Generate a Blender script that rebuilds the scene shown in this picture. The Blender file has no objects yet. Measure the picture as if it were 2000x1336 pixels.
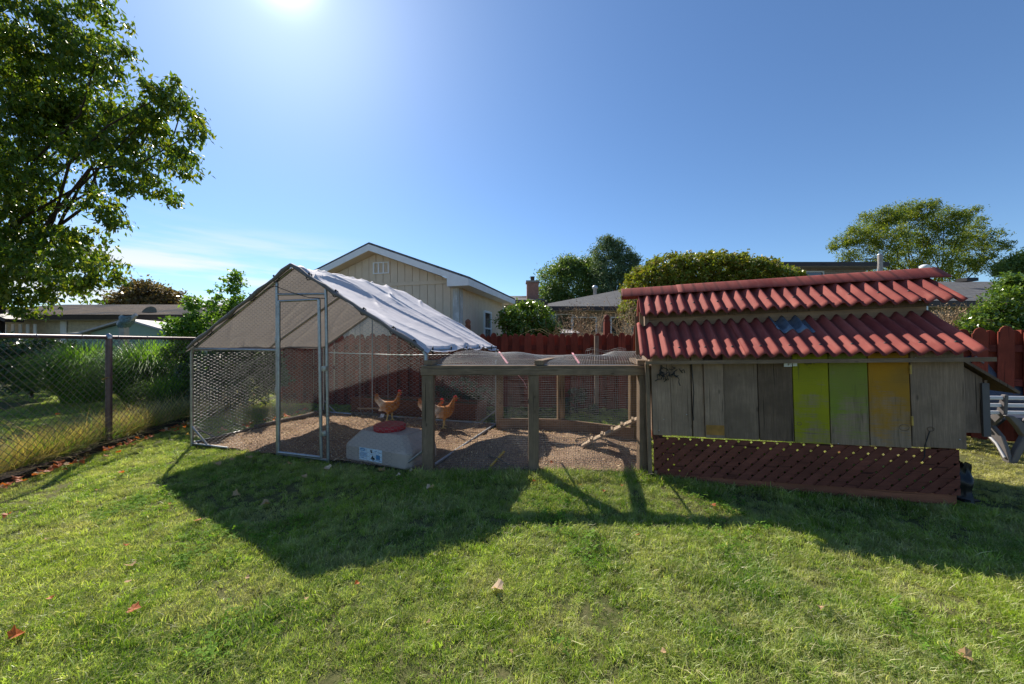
import bpy, math, random
import numpy as np
from mathutils import Vector, Matrix, Euler, noise
random.seed(7); RNG = np.random.default_rng(11)
R = math.radians
S = bpy.context.scene
COL = S.collection
CAMH = 1.25
F = 700.0
# ------------------------------------------------------------------ camera
cam = bpy.data.cameras.new('camera'); camo = bpy.data.objects.new('camera', cam); COL.objects.link(camo)
cam.sensor_width = 36; cam.lens = 36*F/2000; cam.clip_start = .05; cam.clip_end = 2000
camo.location = (0, 0, CAMH); camo.rotation_euler = (R(90), 0, 0)
S.camera = camo
# ------------------------------------------------------------------ light
SUN_EL, SUN_AZ = 41.8, -33.0          # azimuth measured from +Y towards +X
w = bpy.data.worlds.new('World'); S.world = w; w.use_nodes = True
nt = w.node_tree; nt.nodes.clear()
def N(t, **k):
    n = nt.nodes.new(t)
    for a, b in k.items(): setattr(n, a, b)
    return n
out = N('ShaderNodeOutputWorld'); bg = N('ShaderNodeBackground'); sky = N('ShaderNodeTexSky')
sky.sky_type = 'NISHITA'; sky.sun_disc = False
sky.sun_elevation = R(SUN_EL); sky.sun_rotation = R(SUN_AZ)
sky.altitude = 0; sky.air_density = 1.0; sky.dust_density = .20; sky.ozone_density = 2.6
bg.inputs['Strength'].default_value = 0.084
sdir = (math.sin(R(SUN_AZ))*math.cos(R(SUN_EL)), math.cos(R(SUN_AZ))*math.cos(R(SUN_EL)), math.sin(R(SUN_EL)))
tc = N('ShaderNodeTexCoord')
# aureole of the sun
dot = N('ShaderNodeVectorMath', operation='DOT_PRODUCT'); dot.inputs[1].default_value = sdir
nrm = N('ShaderNodeVectorMath', operation='NORMALIZE')
nt.links.new(tc.outputs['Generated'], nrm.inputs[0]); nt.links.new(nrm.outputs[0], dot.inputs[0])
def mth(op, a, b=None, clamp=False):
    n = N('ShaderNodeMath', operation=op); n.use_clamp = clamp
    for i, x in enumerate((a, b)):
        if x is None: continue
        if isinstance(x, (int, float)): n.inputs[i].default_value = x
        else: nt.links.new(x, n.inputs[i])
    return n.outputs[0]
dp = mth('MAXIMUM', dot.outputs['Value'], 0.0)
g1 = mth('MULTIPLY', mth('POWER', dp, 900.0), 6.0)
g2 = mth('MULTIPLY', mth('POWER', dp, 45.0), .60)
g3 = mth('MULTIPLY', mth('POWER', dp, 9.0), .32)
glow = mth('ADD', mth('ADD', g1, g2), g3)
# thin cirrus low over the left-hand horizon
sep = N('ShaderNodeSeparateXYZ'); nt.links.new(nrm.outputs[0], sep.inputs[0])
cmap = N('ShaderNodeMapping'); cmap.inputs['Scale'].default_value = (1.5, 1.5, 13); cmap.inputs['Rotation'].default_value = (0, R(5), 0)
nt.links.new(nrm.outputs[0], cmap.inputs[0])
cn = N('ShaderNodeTexNoise'); cn.inputs['Scale'].default_value = 2.1; cn.inputs['Detail'].default_value = 6; cn.inputs['Roughness'].default_value = .52
nt.links.new(cmap.outputs[0], cn.inputs['Vector'])
cr = N('ShaderNodeMapRange'); cr.inputs[1].default_value = .42; cr.inputs[2].default_value = .60; nt.links.new(cn.outputs['Fac'], cr.inputs[0])
low = N('ShaderNodeMapRange'); low.inputs[1].default_value = .26; low.inputs[2].default_value = .15; nt.links.new(sep.outputs['Z'], low.inputs[0])
lft = N('ShaderNodeMapRange'); lft.inputs[1].default_value = -.28; lft.inputs[2].default_value = -.50; nt.links.new(sep.outputs['X'], lft.inputs[0])
cf = mth('MULTIPLY', mth('MULTIPLY', cr.outputs[0], low.outputs[0]), mth('MULTIPLY', lft.outputs[0], .9))
skc = N('ShaderNodeMix', data_type='RGBA', blend_type='MULTIPLY'); skc.inputs[0].default_value = 1
nt.links.new(sky.outputs[0], skc.inputs[6]); skc.inputs[7].default_value = (.77, .95, 1.12, 1)
addg = N('ShaderNodeVectorMath', operation='ADD')
gs = N('ShaderNodeVectorMath', operation='SCALE'); gs.inputs[0].default_value = (2.0, 2.1, 2.2); nt.links.new(glow, gs.inputs['Scale'])
nt.links.new(skc.outputs[2], addg.inputs[0]); nt.links.new(gs.outputs[0], addg.inputs[1])
mixc = N('ShaderNodeMix', data_type='RGBA'); nt.links.new(cf, mixc.inputs[0])
nt.links.new(addg.outputs[0], mixc.inputs[6]); mixc.inputs[7].default_value = (7.4, 7.6, 7.9, 1)
nt.links.new(mixc.outputs[2], bg.inputs['Color']); nt.links.new(bg.outputs[0], out.inputs[0])
sun = bpy.data.lights.new('sun', 'SUN'); sun.energy = 5.0; sun.angle = R(.5); sun.color = (1, .93, .82)
suno = bpy.data.objects.new('sun', sun); COL.objects.link(suno)
suno.rotation_euler = Vector(sdir).to_track_quat('Z', 'Y').to_euler(); suno.location = Vector(sdir)*50
vs = S.view_settings; vs.view_transform = 'Standard'; vs.look = 'None'; vs.exposure = 0.66; vs.gamma = 1; vs.use_curve_mapping = False
S.render.engine = 'CYCLES'
S.cycles.max_bounces = 8; S.cycles.transparent_max_bounces = 16

# ------------------------------------------------------------------ pixel helpers (photo is 2000x1336)
def at(px, py, Y): return Vector(((px-1000)/F*Y, Y, CAMH-(py-667)/F*Y))
def gnd(px, py):   Y = F*CAMH/(py-667); return Vector(((px-1000)/F*Y, Y, 0))

# ------------------------------------------------------------------ materials
class NT:
    def __init__(s, name):
        s.m = bpy.data.materials.new(name); s.m.use_nodes = True; s.t = s.m.node_tree; s.t.nodes.clear()
        s.out = s.n('ShaderNodeOutputMaterial')
    def n(s, t, **k):
        x = s.t.nodes.new(t)
        for a, b in k.items(): setattr(x, a, b)
        return x
    def l(s, a, b): s.t.links.new(a, b)
    def v(s, sock, x):
        if hasattr(x, 'is_output'): s.l(x, sock)
        elif isinstance(x, tuple) and len(x) == 3 and sock.type == 'RGBA': sock.default_value = (*x, 1)
        else: sock.default_value = x
    def noise(s, vec, scale, detail=4, rough=.55, dist=0):
        x = s.n('ShaderNodeTexNoise'); x.inputs['Scale'].default_value = scale; x.inputs['Detail'].default_value = detail
        x.inputs['Roughness'].default_value = rough; x.inputs['Distortion'].default_value = dist
        s.l(vec, x.inputs['Vector']); return x.outputs['Fac']
    def mr(s, x, a, b, c=0., d=1.):
        m = s.n('ShaderNodeMapRange'); s.v(m.inputs[0], x)
        for i, q in zip((1, 2, 3, 4), (a, b, c, d)): m.inputs[i].default_value = q
        return m.outputs[0]
    def mix(s, f, a, b, blend='MIX'):
        m = s.n('ShaderNodeMix', data_type='RGBA', blend_type=blend); s.v(m.inputs[0], f); s.v(m.inputs[6], a); s.v(m.inputs[7], b); return m.outputs[2]
    def math(s, op, a, b=0.):
        m = s.n('ShaderNodeMath', operation=op); s.v(m.inputs[0], a); s.v(m.inputs[1], b); return m.outputs[0]
    def mapv(s, vec, scale, loc=(0, 0, 0), rot=(0, 0, 0)):
        m = s.n('ShaderNodeMapping'); s.l(vec, m.inputs[0]); m.inputs['Scale'].default_value = scale
        m.inputs['Location'].default_value = loc; m.inputs['Rotation'].default_value = rot; return m.outputs[0]
    def objvec(s):
        c = s.n('ShaderNodeTexCoord').outputs['Object']; r = s.n('ShaderNodeObjectInfo').outputs['Random']
        sc = s.n('ShaderNodeMath', operation='MULTIPLY'); s.l(r, sc.inputs[0]); sc.inputs[1].default_value = 37.
        cb = s.n('ShaderNodeCombineXYZ'); s.l(sc.outputs[0], cb.inputs[0]); s.l(sc.outputs[0], cb.inputs[1]); s.l(sc.outputs[0], cb.inputs[2])
        a = s.n('ShaderNodeVectorMath', operation='ADD'); s.l(c, a.inputs[0]); s.l(cb.outputs[0], a.inputs[1]); return a.outputs[0]
    def rand(s): return s.n('ShaderNodeObjectInfo').outputs['Random']
    def pbr(s, col, rough=.8, metal=0., spec=.4, bump=None, bstr=.3, bdist=.01, **k):
        p = s.n('ShaderNodeBsdfPrincipled'); s.v(p.inputs['Base Color'], col); s.v(p.inputs['Roughness'], rough)
        p.inputs['Metallic'].default_value = metal; p.inputs['Specular IOR Level'].default_value = spec
        if bump is not None:
            b = s.n('ShaderNodeBump'); b.inputs['Strength'].default_value = bstr; b.inputs['Distance'].default_value = bdist
            s.l(bump, b.inputs['Height']); s.l(b.outputs[0], p.inputs['Normal'])
        return p
    def done(s, sh): s.l(sh.outputs[0], s.out.inputs[0]); return s.m

def m_plain(name, col, rough=.7, metal=0., spec=.4, var=.15, scale=12, bstr=.15):
    s = NT(name); v = s.objvec(); n = s.noise(v, scale, 5)
    c = s.mix(s.mr(n, .35, .7), tuple(x*(1-var) for x in col), tuple(min(1, x*(1+var)) for x in col))
    return s.done(s.pbr(c, rough, metal, spec, n, bstr, .004))

def m_wood(name, a, b, axis='Z', rough=.85, knots=True, var=.3, scale=1., stain=None, worn=None, bstr=.5):
    s = NT(name); v = s.objvec()
    k = 1.2*scale; g = 26.*scale
    sc = {'X': (k, g, g), 'Y': (g, k, g), 'Z': (g, g, k)}[axis]
    n1 = s.noise(s.mapv(v, sc), 1.6, 6, .65, .6)
    n2 = s.noise(s.mapv(v, tuple(q*3.2 for q in sc)), 1.8, 3, .6)
    n3 = s.noise(v, 3.1*scale, 4, .6)
    c = s.mix(s.mr(n1, .3, .7), a, b)
    c = s.mix(s.mr(n2, .38, .6, .0, .5), c, tuple(x*.45 for x in a), 'MIX')
    c = s.mix(s.mr(n3, .38, .66, 0., .75), c, tuple(x*.42 for x in a)); crk = s.noise(s.mapv(v, tuple(q*(.5 if q < 5 else 1.3) for q in sc), (3, 1, 2)), 1.7, 3, .5, .3); c = s.mix(s.mr(crk, .64, .67, 0, .85), c, tuple(x*.12 for x in a))
    if worn: c = s.mix(s.mr(s.math('ADD', s.math('MULTIPLY', n3, .6), s.math('MULTIPLY', n1, .5)), .52, .64), c, worn)
    if knots:
        vo = s.n('ShaderNodeTexVoronoi'); vo.inputs['Scale'].default_value = 4.*scale
        s.l(s.mapv(v, {'X': (.6, 1.6, 1.6), 'Y': (1.6, .6, 1.6), 'Z': (1.6, 1.6, .6)}[axis]), vo.inputs['Vector'])
        c = s.mix(s.mr(vo.outputs['Distance'], .10, .05, 0., .75), c, tuple(x*.22 for x in a))
    rr = s.mr(s.rand(), 0, 1, 1-var, 1+var*.5)
    hs = s.n('ShaderNodeHueSaturation'); s.l(c, hs.inputs['Color']); s.l(rr, hs.inputs['Value'])
    return s.done(s.pbr(hs.outputs[0], rough, 0, .25, s.math('ADD', n1, n2), bstr, .003))

def m_paint(name, a, b, fade):
    s = NT(name); raw = s.n('ShaderNodeTexCoord').outputs['Object']; v = s.objvec()
    g = s.noise(s.mapv(v, (30, 30, 2)), 1.6, 6, .65, .6); n = s.noise(v, 5, 5, .65); n2 = s.noise(v, 2.2, 3)
    saw = s.noise(s.mapv(v, (3, 3, 90)), 1.2, 4, .7); sp = s.n('ShaderNodeSeparateXYZ'); s.l(raw, sp.inputs[0])
    wood = s.mix(s.mr(g, .3, .7), (.34, .235, .16), (.20, .14, .09)); paint = s.mix(s.mr(n2, .35, .65), a, b)
    hgt = s.mr(sp.outputs[2], .40, 1.0, fade*.75, 0.); rub = s.math('ADD', s.math('ADD', s.math('MULTIPLY', n, .8), s.math('MULTIPLY', saw, .45)), hgt)
    c = s.mix(s.mr(rub, .70+.12*(1-fade), .98, 0, 1.), paint, wood); c = s.mix(s.mr(saw, .60, .72, 0, .45), c, (.05, .05, .025)); c = s.mix(s.mr(g, .6, .72, 0, .5), c, (.07, .065, .03))
    return s.done(s.pbr(c, .75, 0, .25, s.math('ADD', g, saw), .5, .003))

def m_leaf(name, cols, trans=.4, rough=.45, spec=.35, tcol=None):
    s = NT(name); g = s.n('ShaderNodeNewGeometry')
    r = s.n('ShaderNodeValToRGB'); e = r.color_ramp.elements
    for i, c in enumerate(cols):
        p = i/(len(cols)-1) if len(cols) > 1 else 0
        if i < 2: e[i].position = p; e[i].color = (*c, 1)
        else: q = e.new(p); q.color = (*c, 1)
    e[1].position = 1/(len(cols)-1)
    s.l(g.outputs['Random Per Island'], r.inputs[0])
    nz = s.noise(g.outputs['Position'], 1.3, 3)
    c = s.mix(s.mr(nz, .3, .7, 0, .5), r.outputs[0], s.mix(1., r.outputs[0], (1.35, 1.25, .75), 'MULTIPLY'))
    p = s.pbr(c, rough, 0, spec)
    t = s.n('ShaderNodeBsdfTranslucent'); s.l(s.mix(1., c, tcol or (1.5, 1.5, .55), 'MULTIPLY'), t.inputs['Color'])
    mx = s.n('ShaderNodeMixShader'); mx.inputs[0].default_value = trans; s.l(p.outputs[0], mx.inputs[1]); s.l(t.outputs[0], mx.inputs[2])
    return s.done(mx)

def m_metal(name, col=(.42, .43, .44), rough=.42, metal=.85, dark=(.2, .2, .2)):
    s = NT(name); v = s.objvec(); n = s.noise(v, 30, 4); n2 = s.noise(v, 5, 4)
    c = s.mix(s.mr(n, .4, .65), col, tuple(x*.8 for x in col)); c = s.mix(s.mr(n2, .5, .7, 0, .6), c, dark)
    return s.done(s.pbr(c, rough, metal, .5))

# ------------------------------------------------------------------ mesh helpers
def mesh_np(name, V, Fq, smooth=False):
    V = np.asarray(V, dtype=np.float32); Fq = np.asarray(Fq, dtype=np.int32)
    me = bpy.data.meshes.new(name); k = Fq.shape[1]
    me.vertices.add(len(V)); me.vertices.foreach_set('co', V.ravel())
    me.loops.add(Fq.size); me.loops.foreach_set('vertex_index', Fq.ravel())
    me.polygons.add(len(Fq)); me.polygons.foreach_set('loop_start', np.arange(0, Fq.size, k, dtype=np.int32))
    me.polygons.foreach_set('loop_total', np.full(len(Fq), k, dtype=np.int32))
    if smooth: me.polygons.foreach_set('use_smooth', np.ones(len(Fq), dtype=bool))
    me.update(calc_edges=True); return me

def link(name, me, mat=None, parent=None, kind=None):
    o = bpy.data.objects.new(name, me); COL.objects.link(o)
    if mat is not None and me is not None and len(me.materials) == 0: me.materials.append(mat)
    if parent is not None: o.parent = parent
    if kind: o['kind'] = kind
    return o

def thing(name, label, cat, loc=(0, 0, 0), rotz=0., group=None, M4=None):
    o = bpy.data.objects.new(name, None); COL.objects.link(o); o.empty_display_size = .1
    if M4 is not None: o.matrix_world = M4
    else: o.location = loc; o.rotation_euler = (0, 0, rotz)
    o['label'] = label; o['category'] = cat
    if group: o['group'] = group
    bpy_world[o.name] = M4.copy() if M4 is not None else Matrix.Translation(Vector(loc)) @ Matrix.Rotation(rotz, 4, 'Z')
    return o
bpy_world = {}
def tag(o, label, cat, group=None, kind=None):
    if label: o['label'] = label
    if cat: o['category'] = cat
    if group: o['group'] = group
    if kind: o['kind'] = kind
    return o

class MB:
    def __init__(s): s.v = []; s.f = []; s.sm = []
    def add(s, vs, fs, smooth=False):
        b = len(s.v); s.v += [tuple(x) for x in vs]; s.f += [tuple(b+i for i in f) for f in fs]; s.sm += [smooth]*len(fs); return s
    def box(s, c, d, rot=None, bev=0.):
        c = Vector(c); h = Vector(d)/2; Rm = rot if rot is not None else Matrix.Identity(3)
        if isinstance(Rm, (int, float)): Rm = Matrix.Rotation(Rm, 3, 'Z')
        p = [c + Rm @ Vector((sx*h.x, sy*h.y, sz*h.z)) for sx in (-1, 1) for sy in (-1, 1) for sz in (-1, 1)]
        return s.add(p, [(0, 1, 3, 2), (4, 6, 7, 5), (0, 4, 5, 1), (2, 3, 7, 6), (0, 2, 6, 4), (1, 5, 7, 3)])
    def beam(s, a, b, wd, hd, up=(0, 0, 1)):
        a = Vector(a); b = Vector(b); d = (b-a); L = d.length; d.normalize(); up = Vector(up)
        x = d.cross(up)
        if x.length < 1e-4: x = d.cross(Vector((0, 1, 0)))
        x.normalize(); z = x.cross(d)
        Rm = Matrix((x, d, z)).transposed()
        return s.box((a+b)/2, (wd, L, hd), Rm)
    def tube(s, pts, r, n=8, caps=True):
        pts = [Vector(p) for p in pts]; rs = r if isinstance(r, (list, tuple)) else [r]*len(pts)
        vs = []; fs = []; px = None
        for i, p in enumerate(pts):
            if i == 0: d = pts[1]-p
            elif i == len(pts)-1: d = p-pts[i-1]
            else: d = (pts[i+1]-p).normalized()+(p-pts[i-1]).normalized()
            d.normalize()
            if px is None: px = d.orthogonal().normalized()
            else:
                px = px-d*px.dot(d); px.normalize()
            y = d.cross(px)
            for k in range(n):
                a = 2*math.pi*k/n; vs.append(p+(px*math.cos(a)+y*math.sin(a))*rs[i])
        for i in range(len(pts)-1):
            for k in range(n): fs.append((i*n+k, i*n+(k+1) % n, (i+1)*n+(k+1) % n, (i+1)*n+k))
        s.add(vs, fs, True)
        if caps: s.add(vs[:n], [tuple(range(n))[::-1]]); s.add(vs[-n:], [tuple(range(n))])
        return s
    def lathe(s, c, prof, n=16):
        c = Vector(c); vs = []; fs = []
        for (r, z) in prof:
            for k in range(n):
                a = 2*math.pi*k/n; vs.append(c+Vector((r*math.cos(a), r*math.sin(a), z)))
        for i in range(len(prof)-1):
            for k in range(n): fs.append((i*n+k, i*n+(k+1) % n, (i+1)*n+(k+1) % n, (i+1)*n+k))
        s.add(vs, fs, True); s.add(vs[:n], [tuple(range(n))[::-1]]); s.add(vs[-n:], [tuple(range(n))]); return s
    def prism(s, poly, a, b, fn):
        """poly: 2D points; fn(x, y, t) -> 3D; extruded from t=a to t=b"""
        n = len(poly); vs = [fn(x, y, a) for x, y in poly]+[fn(x, y, b) for x, y in poly]
        fs = [tuple(range(n))[::-1], tuple(range(n, 2*n))]+[(i, (i+1) % n, n+(i+1) % n, n+i) for i in range(n)]
        return s.add(vs, fs)
    def build(s, name, mat, parent=None, world=False, bevel=0., kind=None):
        V = s.v
        if world and parent is not None:
            inv = bpy_world[parent.name].inverted(); V = [tuple(inv @ Vector(v)) for v in V]
        me = bpy.data.meshes.new(name); me.from_pydata(V, [], s.f)
        me.polygons.foreach_set('use_smooth', s.sm); me.update()
        o = link(name, me, mat, parent, kind)
        if bevel:
            m = o.modifiers.new('bevel', 'BEVEL'); m.width = bevel; m.segments = 1; m.limit_method = 'ANGLE'
        return o

def clip(poly, inside, inter):
    out = []
    for i in range(len(poly)):
        a = poly[i]; b = poly[(i+1) % len(poly)]; ia, ib = inside(a), inside(b)
        if ia: out.append(a)
        if ia != ib: out.append(inter(a, b))
    return out
def clip_half(poly, nx, ny, c):      # keep nx*x+ny*y <= c
    f = lambda p: nx*p[0]+ny*p[1]-c
    def it(a, b):
        fa, fb = f(a), f(b); t = fa/(fa-fb); return (a[0]+(b[0]-a[0])*t, a[1]+(b[1]-a[1])*t)
    return clip(poly, lambda p: f(p) <= 0, it)
def pip(x, y, poly):
    r = np.zeros(np.shape(x), bool); n = len(poly); j = n-1
    for i in range(n):
        xi, yi = poly[i]; xj, yj = poly[j]
        if yi != yj:
            c = ((yi > y) != (yj > y)) & (x < (xj-xi)*(y-yi)/(yj-yi)+xi); r ^= c
        j = i
    return r

def prisms(P0, P1, r, n=3):
    """thin n-sided rods between point arrays"""
    P0 = np.asarray(P0, float); P1 = np.asarray(P1, float); m = len(P0)
    d = P1-P0; d /= np.linalg.norm(d, axis=1, keepdims=True)+1e-9
    ref = np.where(np.abs(d[:, 2:3]) < .9, np.array([[0, 0, 1.]]), np.array([[0, 1., 0]]))
    x = np.cross(d, ref); x /= np.linalg.norm(x, axis=1, keepdims=True); y = np.cross(d, x)
    r = np.broadcast_to(np.asarray(r, float), (m,))[:, None]
    V = np.zeros((m, 2*n, 3))
    for k in range(n):
        a = 2*math.pi*k/n; o = (x*math.cos(a)+y*math.sin(a))*r
        V[:, k] = P0+o; V[:, n+k] = P1+o
    base = (np.arange(m)*2*n)[:, None]
    Fq = np.concatenate([base+np.array([k, (k+1) % n, n+(k+1) % n, n+k]) for k in range(n)])
    return V.reshape(-1, 3), Fq

def hexwire(name, mapfn, uv, a, parent, mat, r=.0008, jit=.0015):
    """chicken wire filling the 2D polygon uv; mapfn(u,v)->3D arrays"""
    us = [p[0] for p in uv]; vs = [p[1] for p in uv]
    u0, u1, v0, v1 = min(us), max(us), min(vs), max(vs)
    h = math.sqrt(3)*a; ci = np.arange(int((u1-u0)/(1.5*a))+2); rj = np.arange(int((v1-v0)/h)+3)
    I, J = np.meshgrid(ci, rj, indexing='ij'); cx = u0+I*1.5*a; cy = v0+(J-1)*h+np.where(I % 2 == 1, h/2, 0)
    A = []; B = []; Rr = []
    x0, y0 = cx-a/2, cy+h/2; x1, y1 = cx+a/2, cy+h/2; x2, y2 = cx+a, cy; x3, y3 = cx+a/2, cy-h/2
    for (p, q, s_, t, rr) in ((x0, y0, x1, y1, 2.0), (x1, y1, x2, y2, 1), (x2, y2, x3, y3, 1)):
        A.append(np.stack([p.ravel(), q.ravel()], 1)); B.append(np.stack([s_.ravel(), t.ravel()], 1)); Rr.append(np.full(p.size, rr*r))
    A = np.concatenate(A); B = np.concatenate(B); Rr = np.concatenate(Rr); Mx = (A+B)/2
    ok = pip(Mx[:, 0], Mx[:, 1], uv); A, B, Rr = A[ok], B[ok], Rr[ok]
    P0 = mapfn(A[:, 0], A[:, 1]); P1 = mapfn(B[:, 0], B[:, 1])
    V, Q = prisms(P0, P1, Rr)
    return link(name, mesh_np(name, V, Q), mat, parent, 'stuff')

def vnoise(P, f, seed=0.):
    return np.array([noise.noise(Vector((p[0]*f+seed, p[1]*f, p[2]*f))) for p in P])

# ------------------------------------------------------------------ foliage helpers
def leaf_quads(C, size, rng, droop=.25, aspect=.45, up=.35, flip=None):
    n = len(C); d = rng.normal(size=(n, 3)); d[:, 2] -= droop*1.5; d /= np.linalg.norm(d, axis=1, keepdims=True)
    nn = rng.normal(size=(n, 3))*(1-up); nn[:, 2] += up*2; x = np.cross(d, nn); x /= np.linalg.norm(x, axis=1, keepdims=True)+1e-9
    L = (size*rng.uniform(.6, 1.25, n))[:, None]; z = np.cross(x, d)
    fold = rng.uniform(-.12, .12, n)[:, None]
    V = np.stack([C, C+d*L*.45+x*L*aspect/2+z*L*fold, C+d*L, C+d*L*.5-x*L*aspect/2+z*L*fold], 1)
    return V.reshape(-1, 3), np.arange(4*n).reshape(n, 4)

def leaf_mesh(name, C, size, rng, mat, parent, droop=.25, aspect=.45, up=.35):
    V, Q = leaf_quads(np.asarray(C), size, rng, droop, aspect, up)
    me = mesh_np(name, V, Q); return link(name, me, mat, parent, 'stuff')

STRAY = 1.28
def clumps(blobs, n_sub, n_leaf, sub_r, rng, shell=.5, flat=.7):
    """blobs: (centre, radii(3), weight) -> leaf centres grouped in twigs' clumps (uneven, with gaps)"""
    out = []; subs = []
    for c, rad, wt in blobs:
        k = max(2, int(n_sub*wt)); q = rng.normal(size=(k, 3)); q /= np.linalg.norm(q, axis=1, keepdims=True)
        rr = rng.uniform(shell, 1., k)[:, None]**.8; rr[rng.uniform(size=k) < .10] *= STRAY
        sc = np.asarray(c)+q*rr*np.asarray(rad); subs.append(sc)
        for s_ in sc:
            m = rng.poisson(n_leaf); r_ = sub_r*rng.uniform(.6, 1.4)
            out.append(s_+rng.normal(size=(m, 3))*r_*np.array([.55, .55, .55*flat]))
    return np.concatenate(out), np.concatenate(subs)

def branches(mb, root, targets, r0, rng, sag=.1, n=5, ends=.25):
    for t in targets:
        t = Vector(t); root = Vector(root); pts = []
        for i in range(n+1):
            f = i/n; p = root.lerp(t, f); p.z += math.sin(f*math.pi)*sag
            if 0 < i < n: p += Vector(rng.normal(size=3))*(t-root).length*.035
            pts.append(p)
        mb.tube(pts, [r0*(1-f*(1-ends)) for f in [i/n for i in range(n+1)]], 5)
# ================================================================== materials in use
M = {}
def mk():
    # lawn soil / far grass
    s = NT('soil_and_thatch'); g = s.n('ShaderNodeNewGeometry').outputs['Position']
    a = s.noise(g, 1.1, 4); b = s.noise(g, 22, 5, .7); c_ = s.noise(g, 90, 3)
    c = s.mix(s.mr(a, .35, .65), (.07, .085, .025), (.12, .115, .045)); c = s.mix(s.mr(b, .4, .7, 0, .7), c, (.17, .14, .075)); c = s.mix(s.mr(c_, .4, .7, 0, .6), c, (.03, .045, .012))
    M['soil'] = s.done(s.pbr(c, .95, 0, .1, b, .6, .02))
    s = NT('chicken_run_dirt'); g = s.n('ShaderNodeNewGeometry').outputs['Position']
    a = s.noise(g, 3, 4); b = s.noise(g, 60, 4, .7); vo = s.n('ShaderNodeTexVoronoi'); vo.inputs['Scale'].default_value = 70; s.l(g, vo.inputs['Vector'])
    c = s.mix(s.mr(a, .35, .7), (.28, .18, .12), (.46, .32, .21)); c = s.mix(s.mr(b, .4, .65, 0, .8), c, (.075, .045, .03))
    c = s.mix(s.mr(vo.outputs['Distance'], .12, .3, .55, 0.), c, (.62, .47, .33))
    M['dirt'] = s.done(s.pbr(c, .95, 0, .1, s.math('ADD', b, vo.outputs['Distance']), .7, .015))
    M['chip'] = m_leaf('wood_chips', [(.30, .18, .11), (.56, .42, .29), (.42, .29, .18), (.70, .57, .43)], .05, .8, .1)
    # grass blades
    s = NT('grass_blade'); g = s.n('ShaderNodeNewGeometry'); pos = g.outputs['Position']; r = g.outputs['Random Per Island']; oi = s.rand()
    a = s.noise(pos, .9, 3); b = s.noise(pos, 3.6, 4, .65); dd = s.noise(s.mapv(pos, (1, 1, 1), (9, 3, 0)), 1.9, 5, .7)
    c = s.mix(s.mr(a, .38, .62), (.155, .26, .030), (.34, .43, .055))
    c = s.mix(s.mr(b, .42, .64, 0, .8), c, (.42, .45, .17))
    c = s.mix(s.mr(s.math('ADD', dd, s.math('MULTIPLY', r, .22)), .60, .78, 0, .85), c, (.52, .47, .25))
    sx_ = s.n('ShaderNodeSeparateXYZ'); s.l(pos, sx_.inputs[0]); c = s.mix(s.math('MULTIPLY', s.mr(s.math('ADD', sx_.outputs[0], s.math('MULTIPLY', b, .8)), 3.9, 4.5), .8), c, (.46, .40, .20)); straw = s.mr(r, .78, .84); c = s.mix(straw, c, (.52, .47, .25))
    hs = s.n('ShaderNodeHueSaturation'); s.l(c, hs.inputs['Color']); s.l(s.mr(oi, 0, 1, .6, 1.35), hs.inputs['Value']); c = hs.outputs[0]
    p = s.pbr(c, .42, 0, .4); t = s.n('ShaderNodeBsdfTranslucent'); s.l(s.mix(1., c, (1.35, 1.5, .6), 'MULTIPLY'), t.inputs['Color'])
    mx = s.n('ShaderNodeMixShader'); mx.inputs[0].default_value = .45; s.l(p.outputs[0], mx.inputs[1]); s.l(t.outputs[0], mx.inputs[2]); M['grass'] = s.done(mx)
    M['clover'] = m_leaf('clover', [(.09, .19, .025), (.14, .27, .035), (.20, .32, .055)], .4, .75, .12)
    M['deadstem'] = m_leaf('dry_stems', [(.42, .31, .16), (.56, .43, .24), (.30, .24, .10), (.22, .28, .06), (.62, .48, .28)], .25, .7, .2)
    M['misc'] = m_leaf('ornamental_grass', [(.08, .18, .022), (.13, .26, .035), (.22, .36, .06)], .45, .4)
    M['leafbig'] = m_leaf('tree_leaf', [(.045, .09, .016), (.07, .125, .02), (.115, .18, .026), (.21, .215, .028)], .5, .4, .4)
    M['leafshrub'] = m_leaf('bright_shrub_leaf', [(.05, .11, .02), (.10, .2, .035), (.17, .28, .06)], .5, .35)
    M['leafdark'] = m_leaf('dark_shrub_leaf', [(.018, .04, .012), (.03, .07, .018), (.06, .11, .04)], .25, .3, .6)
    M['leafhedge'] = m_leaf('hedge_leaf', [(.11, .155, .025), (.16, .21, .03), (.24, .25, .04), (.17, .12, .04)], .35, .4)
    M['leaffar'] = m_leaf('far_tree_leaf', [(.08, .14, .045), (.12, .19, .06), (.17, .235, .085)], .4, .5)
    M['leafyel'] = m_leaf('honey_locust_leaf', [(.07, .13, .02), (.14, .19, .03), (.24, .25, .05)], .45, .5)
    M['leafspruce'] = m_leaf('conifer_needles', [(.075, .13, .07), (.11, .17, .09), (.15, .21, .11)], .2, .6)
    M['leafred'] = m_leaf('maroon_maple_leaf', [(.10, .065, .035), (.15, .10, .05), (.20, .14, .07), (.10, .11, .04)], .3, .6)
    M['leaflaurel'] = m_leaf('glossy_shrub_leaf', [(.06, .12, .02), (.11, .19, .03), (.17, .24, .05)], .3, .25, .7)
    M['bark'] = m_wood('bark', (.09, .065, .045), (.05, .038, .028), 'Z', .95, False, .2, 2, bstr=1)
    M['twig'] = m_leaf('bare_twigs', [(.22, .15, .1), (.32, .24, .17), (.4, .3, .2)], .0, .9, .1)
    # timber
    M['grey_wood'] = m_wood('weathered_grey_board', (.47, .325, .225), (.28, .19, .13), 'Z', .85, True, .25, 1.4)
    M['dark_wood'] = m_wood('dark_weathered_board', (.25, .165, .11), (.145, .095, .064), 'Z', .85, True, .2, 1.5)
    M['green_paint'] = m_paint('worn_lime_paint', (.36, .33, .008), (.26, .25, .01), .30)
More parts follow.
